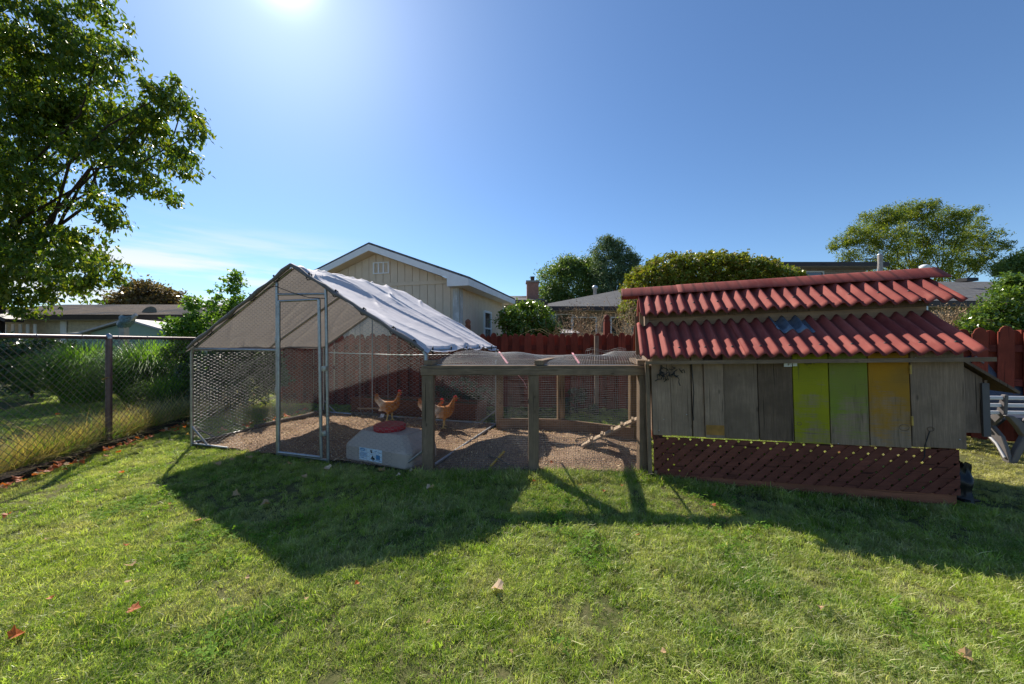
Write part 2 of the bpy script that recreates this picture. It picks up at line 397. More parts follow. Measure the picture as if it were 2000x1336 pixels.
    M['green_paint_worn'] = m_paint('very_worn_green_paint', (.20, .25, .025), (.20, .20, .04), .52)
    M['orange_paint'] = m_paint('worn_orange_stain', (.42, .20, .01), (.28, .15, .025), .50)
    M['post_wood'] = m_wood('treated_timber', (.37, .255, .165), (.215, .145, .095), 'Z', .85, True, .12, 1.8)
    M['post_wood_x'] = m_wood('treated_timber_rail', (.36, .245, .16), (.205, .14, .09), 'X', .85, True, .12, 1.8)
    M['tan_wood_x'] = m_wood('raw_tan_board', (.40, .255, .155), (.26, .165, .10), 'X', .85, True, .15, 1.2)
    M['tan_wood'] = m_wood('raw_tan_post', (.34, .23, .13), (.24, .15, .085), 'Z', .85, True, .15, 1.2)
    M['red_board'] = m_wood('red_stained_picket', (.34, .066, .034), (.23, .043, .024), 'Z', .75, False, .28, 1.2)
    M['red_rail'] = m_wood('red_stained_rail', (.22, .045, .03), (.14, .03, .02), 'X', .8, False, .2, 1.2)
    M['lattice'] = m_wood('faded_red_lattice', (.26, .085, .055), (.18, .058, .04), 'X', .85, False, .07, 1.0)
    M['brown_board'] = m_wood('brown_stained_board', (.40, .15, .08), (.26, .10, .055), 'X', .85, False, .15, 1.2)
    M['kerb'] = m_wood('old_dark_timber', (.07, .045, .032), (.035, .024, .018), 'Y', .95, False, .2, 2, bstr=1)
    M['pale_wood'] = m_wood('pale_ramp_board', (.50, .37, .25), (.36, .26, .17), 'X', .85, True, .1, 1.4)
    M['log'] = m_wood('grey_log', (.25, .20, .15), (.14, .11, .085), 'Y', .95, False, .2, 1.5, bstr=1)
    # roofing
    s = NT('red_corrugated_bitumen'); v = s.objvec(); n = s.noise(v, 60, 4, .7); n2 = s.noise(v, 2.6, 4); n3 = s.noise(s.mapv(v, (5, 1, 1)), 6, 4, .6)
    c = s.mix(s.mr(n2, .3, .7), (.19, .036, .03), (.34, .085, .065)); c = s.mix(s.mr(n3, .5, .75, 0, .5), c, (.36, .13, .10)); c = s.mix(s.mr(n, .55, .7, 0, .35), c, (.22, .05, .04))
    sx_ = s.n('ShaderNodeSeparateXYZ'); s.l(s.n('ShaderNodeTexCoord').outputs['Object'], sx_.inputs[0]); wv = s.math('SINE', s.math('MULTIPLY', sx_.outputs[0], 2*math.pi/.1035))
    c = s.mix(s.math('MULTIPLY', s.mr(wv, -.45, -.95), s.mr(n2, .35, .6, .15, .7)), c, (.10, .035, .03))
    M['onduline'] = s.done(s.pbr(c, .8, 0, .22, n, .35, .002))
    M['patch'] = m_plain('blue_grey_patch_sheet', (.13, .17, .22), .25, .3, .6, .25, 20)
    # tarp
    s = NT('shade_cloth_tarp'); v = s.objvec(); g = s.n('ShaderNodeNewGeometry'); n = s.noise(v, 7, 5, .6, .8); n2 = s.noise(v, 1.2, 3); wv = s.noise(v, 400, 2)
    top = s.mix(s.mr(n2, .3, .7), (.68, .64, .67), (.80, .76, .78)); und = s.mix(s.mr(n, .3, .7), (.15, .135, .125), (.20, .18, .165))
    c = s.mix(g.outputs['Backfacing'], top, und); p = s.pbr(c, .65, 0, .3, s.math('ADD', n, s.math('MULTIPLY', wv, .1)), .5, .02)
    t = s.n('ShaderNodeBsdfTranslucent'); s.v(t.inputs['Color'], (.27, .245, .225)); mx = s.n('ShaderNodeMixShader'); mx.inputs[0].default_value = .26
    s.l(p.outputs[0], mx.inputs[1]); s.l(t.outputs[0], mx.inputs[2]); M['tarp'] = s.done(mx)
    M['tarp_hem'] = m_plain('tarp_hem', (.16, .14, .135), .7)
    M['galv'] = m_metal('galvanised_tube'); M['wire'] = m_metal('galvanised_wire', (.30, .29, .28), .5, .6, (.15, .15, .14))
    M['rust_wire'] = m_metal('aged_chain_link', (.10, .09, .08), .5, .4, (.06, .05, .045)); M['fence_pipe'] = m_metal('brown_painted_pipe', (.13, .085, .085), .4, .3, (.07, .03, .03))
    M['black'] = m_plain('black_rubber', (.015, .015, .016), .6); M['blackplastic'] = m_plain('black_plastic', (.012, .012, .013), .35)
    M['tub'] = m_plain('beige_plastic', (.44, .355, .30), .5, 0, .4, .06, 9, .05); M['lid'] = m_plain('red_plastic_lid', (.40, .028, .035), .4, 0, .4, .08)
    M['white'] = m_plain('white_paint', (.78, .78, .78), .6, 0, .4, .05, 5); M['label_w'] = m_plain('label_paper', (.62, .72, .8), .5, var=.08); M['label_b'] = m_plain('label_blue_print', (.06, .22, .42), .5)
    M['stain'] = m_plain('orange_brown_stain', (.34, .17, .04), .8, var=.3); M['zinc'] = m_plain('zinc_latch', (.5, .5, .5), .4, .6); M['brass'] = m_plain('brass_hinge', (.42, .30, .10), .4, .6); M['pink'] = m_plain('pink_strap', (.75, .30, .33), .6)
    M['yellow'] = m_plain('yellow_stick', (.55, .33, .04), .6)
    # buildings
    s = NT('beige_siding'); v = s.objvec(); n = s.noise(v, 4, 4); c = s.mix(s.mr(n, .3, .7), (.60, .49, .37), (.67, .555, .425)); M['siding'] = s.done(s.pbr(c, .8, 0, .2, s.noise(s.mapv(v, (40, 40, 2)), 2, 3), .15, .003))
    M['peel'] = m_wood('peeling_white_trim', (.72, .72, .70), (.66, .66, .64), 'Z', .8, False, .02, 1, worn=(.45, .43, .4))
    s = NT('asphalt_shingles'); v = s.n('ShaderNodeTexCoord').outputs['Object']; b = s.n('ShaderNodeTexBrick'); b.inputs['Scale'].default_value = 1; b.inputs['Brick Width'].default_value = .3; b.inputs['Row Height'].default_value = .14; b.inputs['Mortar Size'].default_value = .008
    s.v(b.inputs['Color1'], (.085, .085, .09)); s.v(b.inputs['Color2'], (.13, .13, .13)); s.v(b.inputs['Mortar'], (.04, .04, .04)); s.l(v, b.inputs['Vector']); n = s.noise(v, 30, 4)
    M['shingle'] = s.done(s.pbr(s.mix(s.mr(n, .3, .7, 0, .4), b.outputs[0], (.16, .15, .145)), .9, 0, .2, b.outputs['Fac'], .4, .01))
    s = NT('mossy_roof'); v = s.objvec(); n = s.noise(v, 5, 6, .7); n2 = s.noise(v, .5, 3); c = s.mix(s.mr(n, .35, .65), (.03, .028, .03), (.12, .085, .06)); c = s.mix(s.mr(n2, .4, .5), (.022, .022, .028), c); M['mossroof'] = s.done(s.pbr(c, .95, 0, .1, n, 1, .05))
    s = NT('brick_wall'); v = s.n('ShaderNodeTexCoord').outputs['Object']; b = s.n('ShaderNodeTexBrick'); b.inputs['Scale'].default_value = 1; b.inputs['Brick Width'].default_value = .24; b.inputs['Row Height'].default_value = .08; b.inputs['Mortar Size'].default_value = .008
    s.v(b.inputs['Color1'], (.33, .25, .19)); s.v(b.inputs['Color2'], (.25, .19, .15)); s.v(b.inputs['Mortar'], (.4, .37, .33)); s.l(s.mapv(v, (1, 1, 1), (0, 0, 0), (R(90), 0, 0)), b.inputs['Vector']); M['brick'] = s.done(s.pbr(b.outputs[0], .9, 0, .2))
    M['chimney'] = m_plain('red_brick_chimney', (.26, .14, .11), .9); M['creamwall'] = m_plain('cream_siding', (.55, .48, .36), .8); M['greenwall'] = m_plain('pale_green_wall', (.27, .36, .28), .8, var=.05)
    M['greyroof'] = m_plain('pale_grey_roofing', (.42, .39, .38), .75); M['fascia'] = m_plain('dark_brown_fascia', (.05, .035, .032), .6); M['greywall'] = m_plain('grey_render', (.24, .23, .22), .9)  # grey roofing is one pale base tone with slight noise
    s = NT('window_glass'); M['glass'] = s.done(s.pbr((.03, .035, .04), .06, 0, .9)); M['louver'] = m_plain('vent_slots', (.10, .10, .10), .8)
    M['resin'] = m_plain('grey_resin', (.13, .115, .11), .55, 0, .4, .06); M['slatgrey'] = m_plain('slate_plastic_board', (.045, .055, .085), .5, 0, .4, .08); M['white_slat'] = m_plain('pale_bench_slat', (.66, .64, .64), .5, 0, .4, .05)
    M['teal'] = m_plain('blue_grey_plastic_sheet', (.10, .16, .19), .4, 0, .5, .5, 30); M['tanpost'] = m_plain('weathered_pillar', (.38, .34, .30), .9)
    # fallen leaves
    M['fallo'] = m_leaf('orange_fallen_leaf', [(.50, .13, .03), (.42, .10, .035), (.58, .24, .07)], .3, .6); M['fallt'] = m_leaf('tan_fallen_leaf', [(.50, .33, .20), (.44, .28, .17)], .25, .7)
    M['fallp'] = m_leaf('pale_dry_leaf', [(.62, .46, .34), (.60, .44, .32)], .2, .6)
    # hens
    s = NT('hen_feathers'); v = s.n('ShaderNodeTexCoord').outputs['Object']; n = s.noise(v, 55, 4, .7); n2 = s.noise(v, 9, 4)
    sp = s.n('ShaderNodeSeparateXYZ'); s.l(v, sp.inputs[0])
    body = s.mix(s.mr(n2, .35, .65), (.50, .22, .06), (.26, .07, .022)); tail = s.mix(s.mr(n2, .35, .6), (.85, .72, .58), (.55, .33, .18))
    c = s.mix(s.mr(sp.outputs[0], -.02, -.10), body, tail); c = s.mix(s.mr(sp.outputs[2], .31, .38), c, (.40, .13, .05)); c = s.mix(s.mr(n, .5, .7, 0, .5), c, (.62, .38, .2))
    c = s.mix(s.mr(sp.outputs[2], .125, .105), c, (.62, .42, .16)); M['hen'] = s.done(s.pbr(c, .85, 0, .1, n, .8, .006))
    M['comb'] = m_plain('red_comb', (.70, .03, .025), .5); M['beak'] = m_plain('horn_beak', (.5, .33, .12), .5); M['eye'] = m_plain('hen_eye', (.02, .01, .01), .2)
mk()

# ================================================================== layout
TF = Vector((3.03, -.92, 0)).normalized(); TS = Vector((-TF.y, TF.x, 0)); TFL = Vector((-3.85, 4.31, 0)); TW, TD = 3.17, 2.0; EZ, RZ = 1.17, 2.06
def T(x, y, z=0.): return TFL+TF*x+TS*y+Vector((0, 0, z))
A_, B_, C_, D_ = T(0, 0), T(TW, 0), T(TW, TD), T(0, TD)
RUN = [(-.84, 3.38), (1.30, 3.38), (1.62, 4.45), (.70, 5.05), (-.17, 5.12), (-.30, 5.05)]
TENT = [(p.x, p.y) for p in (A_, B_, C_, D_)]
KERB = [(-3.30, -1.2), (-4.33, 2.75), (-4.98, 5.45), (-5.15, 7.3)]
def kx(y):
    for (x0, y0), (x1, y1) in zip(KERB, KERB[1:]):
        if y <= y1: break
    return x0+(x1-x0)*(y-y0)/(y1-y0)
def gz(x, y): return .022*noise.noise(Vector((x*.55, y*.55, 0)))+.008*noise.noise(Vector((x*2.3, y*2.3, 5)))
def dz(x, y):
    h = .03+.035*noise.noise(Vector((x*2.2, y*2.2, 3)))+.014*noise.noise(Vector((x*7, y*7, 8)))
    for mx, my, a, r in ((.02, 4.22, .13, .30), (-.35, 4.0, .08, .22), (.42, 4.45, .08, .22), (-.05, 3.62, .05, .25), (.95, 4.3, .05, .3), (.75, 3.75, .05, .25), (-2.4, 5.3, .04, .5)):
        h += a*math.exp(-((x-mx)**2+(y-my)**2)/(r*r))
    return h

# ================================================================== ground
def ground():
    # one sheet, fine near and coarse to the horizon
    def axis(a, b, st, far): 
        c = list(np.arange(a, b+1e-6, st)); g = st*2; lo = [a]; hi = [b]
        while hi[-1] < far: g *= 1.6; hi.append(hi[-1]+g); lo.append(lo[-1]-g)
        return np.array(lo[1:][::-1]+c+hi[1:])
    xs = axis(-9, 8, .09, 900); ys = axis(-.6, 9.6, .09, 900)
    X, Y = np.meshgrid(xs, ys, indexing='ij'); V = np.stack([X.ravel(), Y.ravel(), np.zeros(X.size)], 1)
    for i in range(len(V)):
        x, y = V[i, 0], V[i, 1]; V[i, 2] = gz(x, y) if abs(x) < 12 and -4 < y < 14 else 0
    ny = len(ys); I, J = np.meshgrid(np.arange(len(xs)-1), np.arange(ny-1), indexing='ij'); b = (I*ny+J).ravel()
    Q = np.stack([b, b+ny, b+ny+1, b+1], 1)
    link('lawn', mesh_np('lawn', V, Q, True), M['soil'], kind='structure')
    # bare dirt floor of the coop runs
    xs = np.arange(-4.0, 1.75, .03); ys = np.arange(3.2, 6.4, .03); X, Y = np.meshgrid(xs, ys, indexing='ij')
    Z = np.array([dz(x, y) for x, y in zip(X.ravel(), Y.ravel())]); V = np.stack([X.ravel(), Y.ravel(), Z], 1)
    ny = len(ys); I, J = np.meshgrid(np.arange(len(xs)-1), np.arange(ny-1), indexing='ij'); b = (I*ny+J).ravel(); Q = np.stack([b, b+ny, b+ny+1, b+1], 1)
    cx = V[Q][:, :, 0].mean(1); cy = V[Q][:, :, 1].mean(1); ok = pip(cx, cy, TENT) | pip(cx, cy, RUN)
    link('dirt_floor', mesh_np('dirt_floor', V, Q[ok], True), M['dirt'], kind='structure')
    # wood chips
    n = 26000; x = RNG.uniform(-4, 1.7, n); y = RNG.uniform(3.25, 6.35, n); ok = pip(x, y, TENT) | pip(x, y, RUN); x, y = x[ok], y[ok]
    C = np.stack([x, y, [dz(a, b)+.004 for a, b in zip(x, y)]], 1)
    o = leaf_mesh('wood_chips', C, .022, RNG, M['chip'], None, 0, .55, .75); tag(o, 'pale wood chips scattered over the dirt floor of the chicken runs', 'wood chips')
ground()

# ---------------- grass: small tufts of real blades, scattered by geometry nodes
def blades(n, rad, h, wdt, rng, lean=.5, seg=2):
    a = rng.uniform(0, 2*math.pi, n); r = rad*np.sqrt(rng.uniform(0, 1, n)); bx, by = r*np.cos(a), r*np.sin(a)
    H = h*rng.uniform(.45, 1.15, n); az = rng.uniform(0, 2*math.pi, n); ln = rng.uniform(.1, 1, n)**1.2*lean*H*1.4; ta = az+rng.normal(0, .3, n)
    px, py = -np.sin(az), np.cos(az); V = []
    for k in range(seg+1):
        t = k/seg; w_ = wdt*(1-t**1.6)*.5; cx = bx+np.cos(ta)*ln*t**1.8; cy = by+np.sin(ta)*ln*t**1.8; cz = H*(t-.25*t*t*lean*1.5)
        if k < seg: V += [np.stack([cx-px*w_, cy-py*w_, cz], 1), np.stack([cx+px*w_, cy+py*w_, cz], 1)]
        else: V += [np.stack([cx, cy, cz], 1)]*2
    V = np.stack(V, 1); m = 2*(seg+1); Q = []
    base = (np.arange(n)*m)[:, None]
    for k in range(seg): Q.append(base+np.array([2*k, 2*k+1, 2*k+3, 2*k+2]))
    return V.reshape(-1, 3), np.concatenate(Q)

def scatter(name, pts, scl, protos, label, cat, tilt=.25, rng=RNG):
    """pts (n,3); protos: list of unlinked tuft objects in a collection"""
    me = bpy.data.meshes.new(name); me.vertices.add(len(pts)); me.vertices.foreach_set('co', np.asarray(pts, np.float32).ravel())
    a = me.attributes.new('scl', 'FLOAT', 'POINT'); a.data.foreach_set('value', np.asarray(scl, np.float32))
    rot = np.stack([rng.normal(0, tilt, len(pts)), rng.normal(0, tilt, len(pts)), rng.uniform(0, 6.28, len(pts))], 1)
    a = me.attributes.new('rot', 'FLOAT_VECTOR', 'POINT'); a.data.foreach_set('vector', rot.astype(np.float32).ravel())
    o = link(name, me, None, None, 'stuff'); tag(o, label, cat)
    c = bpy.data.collections.new(name+'_pieces')
    for p in protos: c.objects.link(p)
    g = bpy.data.node_groups.new(name, 'GeometryNodeTree'); g.interface.new_socket('Geometry', in_out='INPUT', socket_type='NodeSocketGeometry'); g.interface.new_socket('Geometry', in_out='OUTPUT', socket_type='NodeSocketGeometry')
    gi = g.nodes.new('NodeGroupInput'); go = g.nodes.new('NodeGroupOutput'); ip = g.nodes.new('GeometryNodeInstanceOnPoints'); m2p = g.nodes.new('GeometryNodeMeshToPoints')
    ci = g.nodes.new('GeometryNodeCollectionInfo'); ci.inputs['Collection'].default_value = c; ci.inputs['Separate Children'].default_value = True; ci.inputs['Reset Children'].default_value = True
    na = g.nodes.new('GeometryNodeInputNamedAttribute'); na.data_type = 'FLOAT'; na.inputs[0].default_value = 'scl'
    nr = g.nodes.new('GeometryNodeInputNamedAttribute'); nr.data_type = 'FLOAT_VECTOR'; nr.inputs[0].default_value = 'rot'
    e2r = g.nodes.new('FunctionNodeEulerToRotation'); L = g.links.new
    L(gi.outputs[0], m2p.inputs[0]); L(m2p.outputs[0], ip.inputs['Points']); L(ci.outputs[0], ip.inputs['Instance']); ip.inputs['Pick Instance'].default_value = True
    L(nr.outputs[0], e2r.inputs[0]); L(e2r.outputs[0], ip.inputs['Rotation']); L(na.outputs[0], ip.inputs['Scale']); L(ip.outputs[0], go.inputs[0])
    md = o.modifiers.new('scatter', 'NODES'); md.node_group = g; return o

def proto(name, V, Q, mat):
    me = mesh_np(name, V, Q); me.materials.append(mat); return bpy.data.objects.new(name, me)

COOP0 = Vector((1.297, 3.26, 0)); CU = Vector((.958, -.287, .0276)).normalized(); CW = Vector((.287, .958, 0)).normalized(); CZ = CU.cross(CW)
def grass():
    def pts(x0, x1, y0, y1, dens, fr=True):
        n = int((x1-x0)*(y1-y0)*dens); x = RNG.uniform(x0, x1, n); y = RNG.uniform(y0, y1, n)
        ok = np.ones(n, bool)
        if fr: ok &= np.abs(x) < y*1.43+1.7
        ok &= ~(pip(x, y, TENT) | pip(x, y, RUN))
        k = np.array([kx(b) for b in y]); ok &= ~((x < k+.02) & (x > k-.22))
        return x[ok], y[ok]
    sets = [pts(-4.2, 4.2, .6, 2.2, 1700), pts(-4.9, 5.5, 2.2, 3.6, 1150), pts(-5.5, 7.5, 3.6, 5.2, 620), pts(-9, 9, 5.2, 7.4, 380), pts(-9.5, -4.6, 3.0, 10.5, 300), pts(-13, -5, 7.4, 12, 160)]
    x = np.concatenate([a for a, b in sets]); y = np.concatenate([b for a, b in sets])
    z = np.array([gz(a, b) for a, b in zip(x, y)])
    nz = np.array([noise.noise(Vector((a*1.2, b*1.2, 4)))+.6*noise.noise(Vector((a*4, b*4, 9))) for a, b in zip(x, y)])
    # the worn, dry strip by the bench at the right
    dry = (x > 3.6) & (y > 2.7)
    keep = RNG.uniform(0, 1, len(x)) < np.clip(.9+nz*.7, .5, 1)*np.where(dry, .6, 1); x, y, z, nz = x[keep], y[keep], z[keep], nz[keep]
    edge = np.exp(-np.maximum(0, (y-3.0))*3)*0+((np.abs(y-3.3) < .14) & (x > -.9) & (x < 1.4))*.9+((np.abs(y-(3.22-.3*(x-1.3))) < .12) & (x >= 1.3) & (x < 3.5))*.8
    scl = np.clip(1+nz*.34+edge+RNG.normal(0, .12, len(x)), .5, 2.0)
    lng = RNG.uniform(0, 1, len(x)) < .04; scl[lng] *= 1.35
    ps = []
    for i in range(9):
        V, Q = blades(46, .036, .033+.007*(i % 3), .0032, np.random.default_rng(40+i), .75+.12*(i % 4)); ps.append(proto('grass_tuft', V, Q, M['grass']))
    scatter('grass_blades', np.stack([x, y, z-.004], 1), scl, ps, 'short uneven green lawn grass with dry straw patches', 'grass')
    # clover and broad-leaf weeds in the left foreground
    n = 2600; x = RNG.uniform(-3.0, 1.8, n); y = RNG.uniform(.9, 3.3, n); f = np.array([noise.noise(Vector((a*1.6, b*1.6, 20))) for a, b in zip(x, y)])
    ok = (f > .30-.16*(x < -.6)) & (np.abs(x) < 1.5*y+.5) & ~(pip(x, y, TENT) | pip(x, y, RUN)); x, y = x[ok], y[ok]
    ps = []
    for i in range(5):
        rg = np.random.default_rng(90+i); VV = []; QQ = []; b = 0
        for k in range(9):
            c = np.array([*rg.normal(0, .028, 2), rg.uniform(.015, .038)]); s_ = rg.uniform(.005, .0095); rz = rg.uniform(0, 6.28); tl = rg.normal(0, .25, 2)
            for q in range(3):
                a0 = rz+q*2.094; pr = [(0, 0), (.8, -.55), (1.35, -.3), (1.5, .0), (1.35, .3), (.8, .55)]
                P = []
                for u_, v_ in pr:
                    X = (u_*math.cos(a0)-v_*math.sin(a0))*s_; Y = (u_*math.sin(a0)+v_*math.cos(a0))*s_; P.append([c[0]+X, c[1]+Y, c[2]+X*tl[0]+Y*tl[1]])
                VV += P; QQ += [[b, b+1, b+2, b+3], [b, b+3, b+4, b+5]]; b += 6
        ps.append(proto('clover_tuft', np.array(VV), np.array(QQ), M['clover']))
    scatter('clover_patch', np.stack([x, y, [gz(a, b)-.004 for a, b in zip(x, y)]], 1), RNG.uniform(.7, 1.4, len(x)), ps, 'clover and broad leaf weeds in the lawn at the left front', 'clover')
grass()

# dry weeds and stems along the neighbour side of the chain-link fence
def weeds():
    ps = []
    for i in range(6):
        V, Q = blades(22, .07, .26+.05*(i % 3), .004, np.random.default_rng(140+i), .8, 3); ps.append(proto('weed_tuft', V, Q, M['deadstem'] if i % 3 else M['misc']))
    n = 2600; y = RNG.uniform(1.3, 6.6, n); x = np.array([kx(b) for b in y])-.17-np.abs(RNG.normal(0, .20, n))
    scatter('dry_weeds', np.stack([x, y, np.zeros(n)], 1), RNG.uniform(.6, 1.5, n)*(.8+.25*(y > 3.5)), ps, 'tangle of dry straw coloured weeds behind the chain link fence', 'weeds', .3)
    n = 260; y = RNG.uniform(5.3, 6.9, n); x = RNG.uniform(-6.0, -3.9, n)
    scatter('undergrowth', np.stack([x, y, np.zeros(n)], 1), RNG.uniform(.5, 1.1, n), ps2 := [p.copy() for p in ps], 'low weedy undergrowth beneath the leafy bushes behind the walk-in coop', 'undergrowth', .3)
weeds()
# ================================================================== left: kerb and chain-link fence
def kerb():
    t = thing('timber_edging', 'dark rotting timber edging along the foot of the chain link fence', 'edging', (-4.6, 4, 0))
    ys = [-.6, 1.0, 2.6, 4.15, 5.6, 7.1]
    for a, b in zip(ys, ys[1:]):
        p = []; m = 7
        for i in range(m+1):
            y = a+(b-.01-a)*i/m; p.append((kx(y)-.10, y))
        mb = MB(); vs = []; fs = []
        for i, (x, y) in enumerate(p):
            j = .012*noise.noise(Vector((x*3, y*3, 1))); hz = .075+.03*noise.noise(Vector((y*2.3, 0, 7)))
            for dx, z in ((-.085, -.05), (-.085+j, hz), (.0+j, hz+.008), (.085, hz-.015), (.09, -.05)): vs.append((x+dx, y, z))
        for i in range(m):
            for k in range(4): fs.append((i*5+k, (i+1)*5+k, (i+1)*5+k+1, i*5+k+1))
        fs += [(0, 1, 2, 3, 4), tuple(m*5+k for k in (4, 3, 2, 1, 0))]
        mb.add(vs, fs); mb.build('timber', M['kerb'], t, True)
kerb()
def chainlink():
    t = thing('chain_link_fence', 'chain link fence on brown pipe posts along the left of the lawn', 'fence', (-4.7, 4.1, 0))
    fx = lambda y: kx(y)-.10
    def pt(y, z): return np.stack([[fx(q) for q in np.atleast_1d(y)], np.atleast_1d(y), np.atleast_1d(z)], 1)
    y0, y1, z0, z1 = .2, 6.9, .12, 1.29
    s = .075; A = []; B = []
    k = np.arange(-int((z1-z0)/s)-2, int((y1-y0)/s)+2); nz_ = int((z1-z0)/(s/2))
    for sg in (1, -1):
        for j in range(nz_):
            za = z0+j*s/2; zb = za+s/2; ph = (j % 2)*s/2
            ya = y0+np.arange(0, int((y1-y0)/s)+1)*s+ph; yb = ya+sg*s/2
            A.append((ya, np.full(len(ya), za))); B.append((yb, np.full(len(ya), zb)))
    ya = np.concatenate([a[0] for a in A]); za = np.concatenate([a[1] for a in A]); yb = np.concatenate([a[0] for a in B]); zb = np.concatenate([a[1] for a in B])
    P0 = pt(ya, za); P1 = pt(yb, zb); V, Q = prisms(P0, P1, .0024)
    V[:, :] -= np.array([-4.7, 4.1, 0]); link('wire_mesh', mesh_np('wire_mesh', V, Q), M['rust_wire'], t, 'stuff')
    MB().tube([(fx(y), y, 1.305) for y in (.2, 1.5, 2.7, 4, 5.2, 6.9)], .021, 10).build('top_rail', M['fence_pipe'], t, True)
    for y in (1.5, 4.25, 6.85):
        MB().tube([(fx(y)+.01, y, -.1), (fx(y)+.01, y, 1.29)], .03, 12).build('post', M['fence_pipe'], t, True)
        MB().lathe((fx(y)+.01, y, 1.29), [(.034, 0), (.034, .03), (.02, .05), (.006, .062)], 10).build('post_cap', M['galv'], t, True)
    for y in np.arange(.7, 6.8, .46):
        mb = MB(); c = Vector((fx(y), y, 1.305)); mb.tube([c+Vector((math.cos(a)*.024, 0, math.sin(a)*.024)) for a in np.linspace(0, 5.8, 8)], .0022, 4); mb.build('tie_wire', M['galv'], t, True)
    # a dead leaf caught on the post
    o = leaf_mesh('dry_leaf', np.array([[fx(4.22)+.05, 4.19, .84]]), .11, RNG, M['fallt'], None, .4, .8, .1); o['kind'] = ''; del o['kind']
    tag(o, 'curled dry tan leaf caught on the chain link fence post', 'leaf')
chainlink()

# ================================================================== walk-in coop with tarp roof
def walkin():
    t = thing('walk_in_coop', 'walk-in wire chicken coop of galvanised tubes under a peaked pale tarp', 'chicken coop', T(TW/2, TD/2))
    tube = lambda nm, pts, r=.0165, n=8: MB().tube(pts, r, n).build(nm, M['galv'], t, True)
    xm = TW/2
    for x in (0, TW):
        for y in (0, TD): tube('corner_post', [T(x, y, 0), T(x, y, EZ-.05), T(x+(.02 if x == 0 else -.02), y, EZ)])
    for y in (0, TD):
        tube('rafter', [T(0.01, y, EZ-.01), T(xm-.03, y, RZ-.02), T(xm, y, RZ)]); tube('rafter', [T(TW-.01, y, EZ-.01), T(xm+.03, y, RZ-.02), T(xm, y, RZ)])
    tube('rafter', [T(0, 1, EZ), T(xm, 1, RZ-.02)]); tube('rafter', [T(TW, 1, EZ), T(xm, 1, RZ-.02)])
    tube('ridge_tube', [T(xm, 0, RZ-.01), T(xm, TD, RZ-.01)])
    for x in (0, TW): tube('eave_tube', [T(x, 0, EZ), T(x, TD, EZ)]); tube('base_tube', [T(x, 0, .035), T(x, TD, .035)])
    tube('base_tube', [T(0, 0, .03), T(.6, 0, .028)], .012); tube('base_tube', [T(1.37, 0, .03), T(2.04, 0, .025)]); tube('base_tube', [T(0, TD, .035), T(TW, TD, .035)])
    tube('front_rail', [T(0, 0, EZ), T(1.33, 0, EZ-.01)]); tube('back_rail', [T(0, TD, EZ-.10), T(xm, TD, EZ-.13), T(TW, TD, EZ-.10)], .006, 5)
    for x in (1.0, 2.03): tube('back_upright', [T(x, TD, 0), T(x, TD, 1.72 if x < 1.2 else 1.76)], .011)
    # door posts and the door leaf in front of them
    tube('door_post', [T(1.345, 0, 0), T(1.335, 0, 1.9)]); tube('door_post', [T(2.03, 0, 0), T(2.0, 0, 1.80)])
    tube('door_header', [T(1.34, 0, 1.77), T(2.0, 0, 1.75)], .013)
    d = MB(); z0, z1 = .06, 1.69; yy = -.035
    d.tube([T(1.40, yy, z0), T(1.405, yy, z1)], .0165); d.tube([T(1.975, yy, z0), T(1.945, yy, z1)], .0165); d.tube([T(1.40, yy, z0), T(1.975, yy, z0)], .0165); d.tube([T(1.405, yy, z1), T(1.945, yy, z1)], .013)
    dr = d.build('door_frame', M['galv'], t, True); bpy_world['door_frame'] = bpy_world[t.name]
    for z in (.25, .95, 1.5): MB().box(T(1.372, -.02, z), (.05, .05, .045), math.atan2(TF.y, TF.x)).build('hinge', M['galv'], dr, True) if False else None
    for z in (.95, .28): MB().lathe(T(2.0, -.02, z), [(.03, 0), (.034, .02), (.03, .05)], 8).build('clamp', M['galv'], t, True)
    for z in (.7, 1.25): MB().lathe(T(1.372, -.02, z), [(.028, 0), (.03, .03), (.028, .06)], 8).build('clamp', M['galv'], t, True)
    # corner braces
    for (x, y, dx, dy) in ((0, 0, .27, 0), (0, 0, 0, .27), (0, TD, .27, 0), (TW, TD, -.27, 0), (TW, 0, -.27, 0)):
        tube('brace', [T(x, y, .24), T(x+dx, y+dy, .03)], .011, 6)
    # poultry netting
    cvt = bpy_world[t.name].translation
    def fr(xo, yo, dxu, dyu, off=0.):
        def f(u, v):
            u = np.asarray(u); v = np.asarray(v); P = np.zeros((len(u), 3)); 
            ph = .006*np.sin(u*5+v*3)+off
            nx_ = np.array([-(TF.y*dxu+TS.y*dyu), (TF.x*dxu+TS.x*dyu), 0.])
            b = np.array(T(xo, yo)); e = np.array(TF)*dxu+np.array(TS)*dyu
            P = b+u[:, None]*e+ph[:, None]*nx_; P[:, 2] += v; return P-np.array(cvt)
        return f
    rf = lambda x: EZ+(RZ-EZ)*(1-abs(x-xm)/xm)
    a = .0235
    hexwire('poultry_netting', fr(0, 0, 1, 0, -.01), [(.02, .03), (1.34, .03), (1.34, rf(1.34)), (.02, rf(.02))], a, t, M['wire'])
    hexwire('poultry_netting', fr(0, 0, 1, 0, -.01), [(2.02, .03), (TW, .03), (TW, rf(TW)), (2.0, rf(2.0))], a, t, M['wire'])
    hexwire('poultry_netting', fr(0, 0, 1, 0, -.01), [(1.34, 1.78), (2.0, 1.76), (2.0, rf(2)), (xm, rf(xm)), (1.34, rf(1.34))], a, t, M['wire'])
    hexwire('door_netting', fr(0, -.035, 1, 0, 0), [(1.41, .07), (1.96, .07), (1.94, 1.68), (1.41, 1.68)], a, t, M['wire'])
    hexwire('poultry_netting', fr(0, TD, 1, 0, 0), [(0, .03), (TW, .03), (TW, EZ), (xm, RZ), (0, EZ)], a, t, M['wire'], .0009)
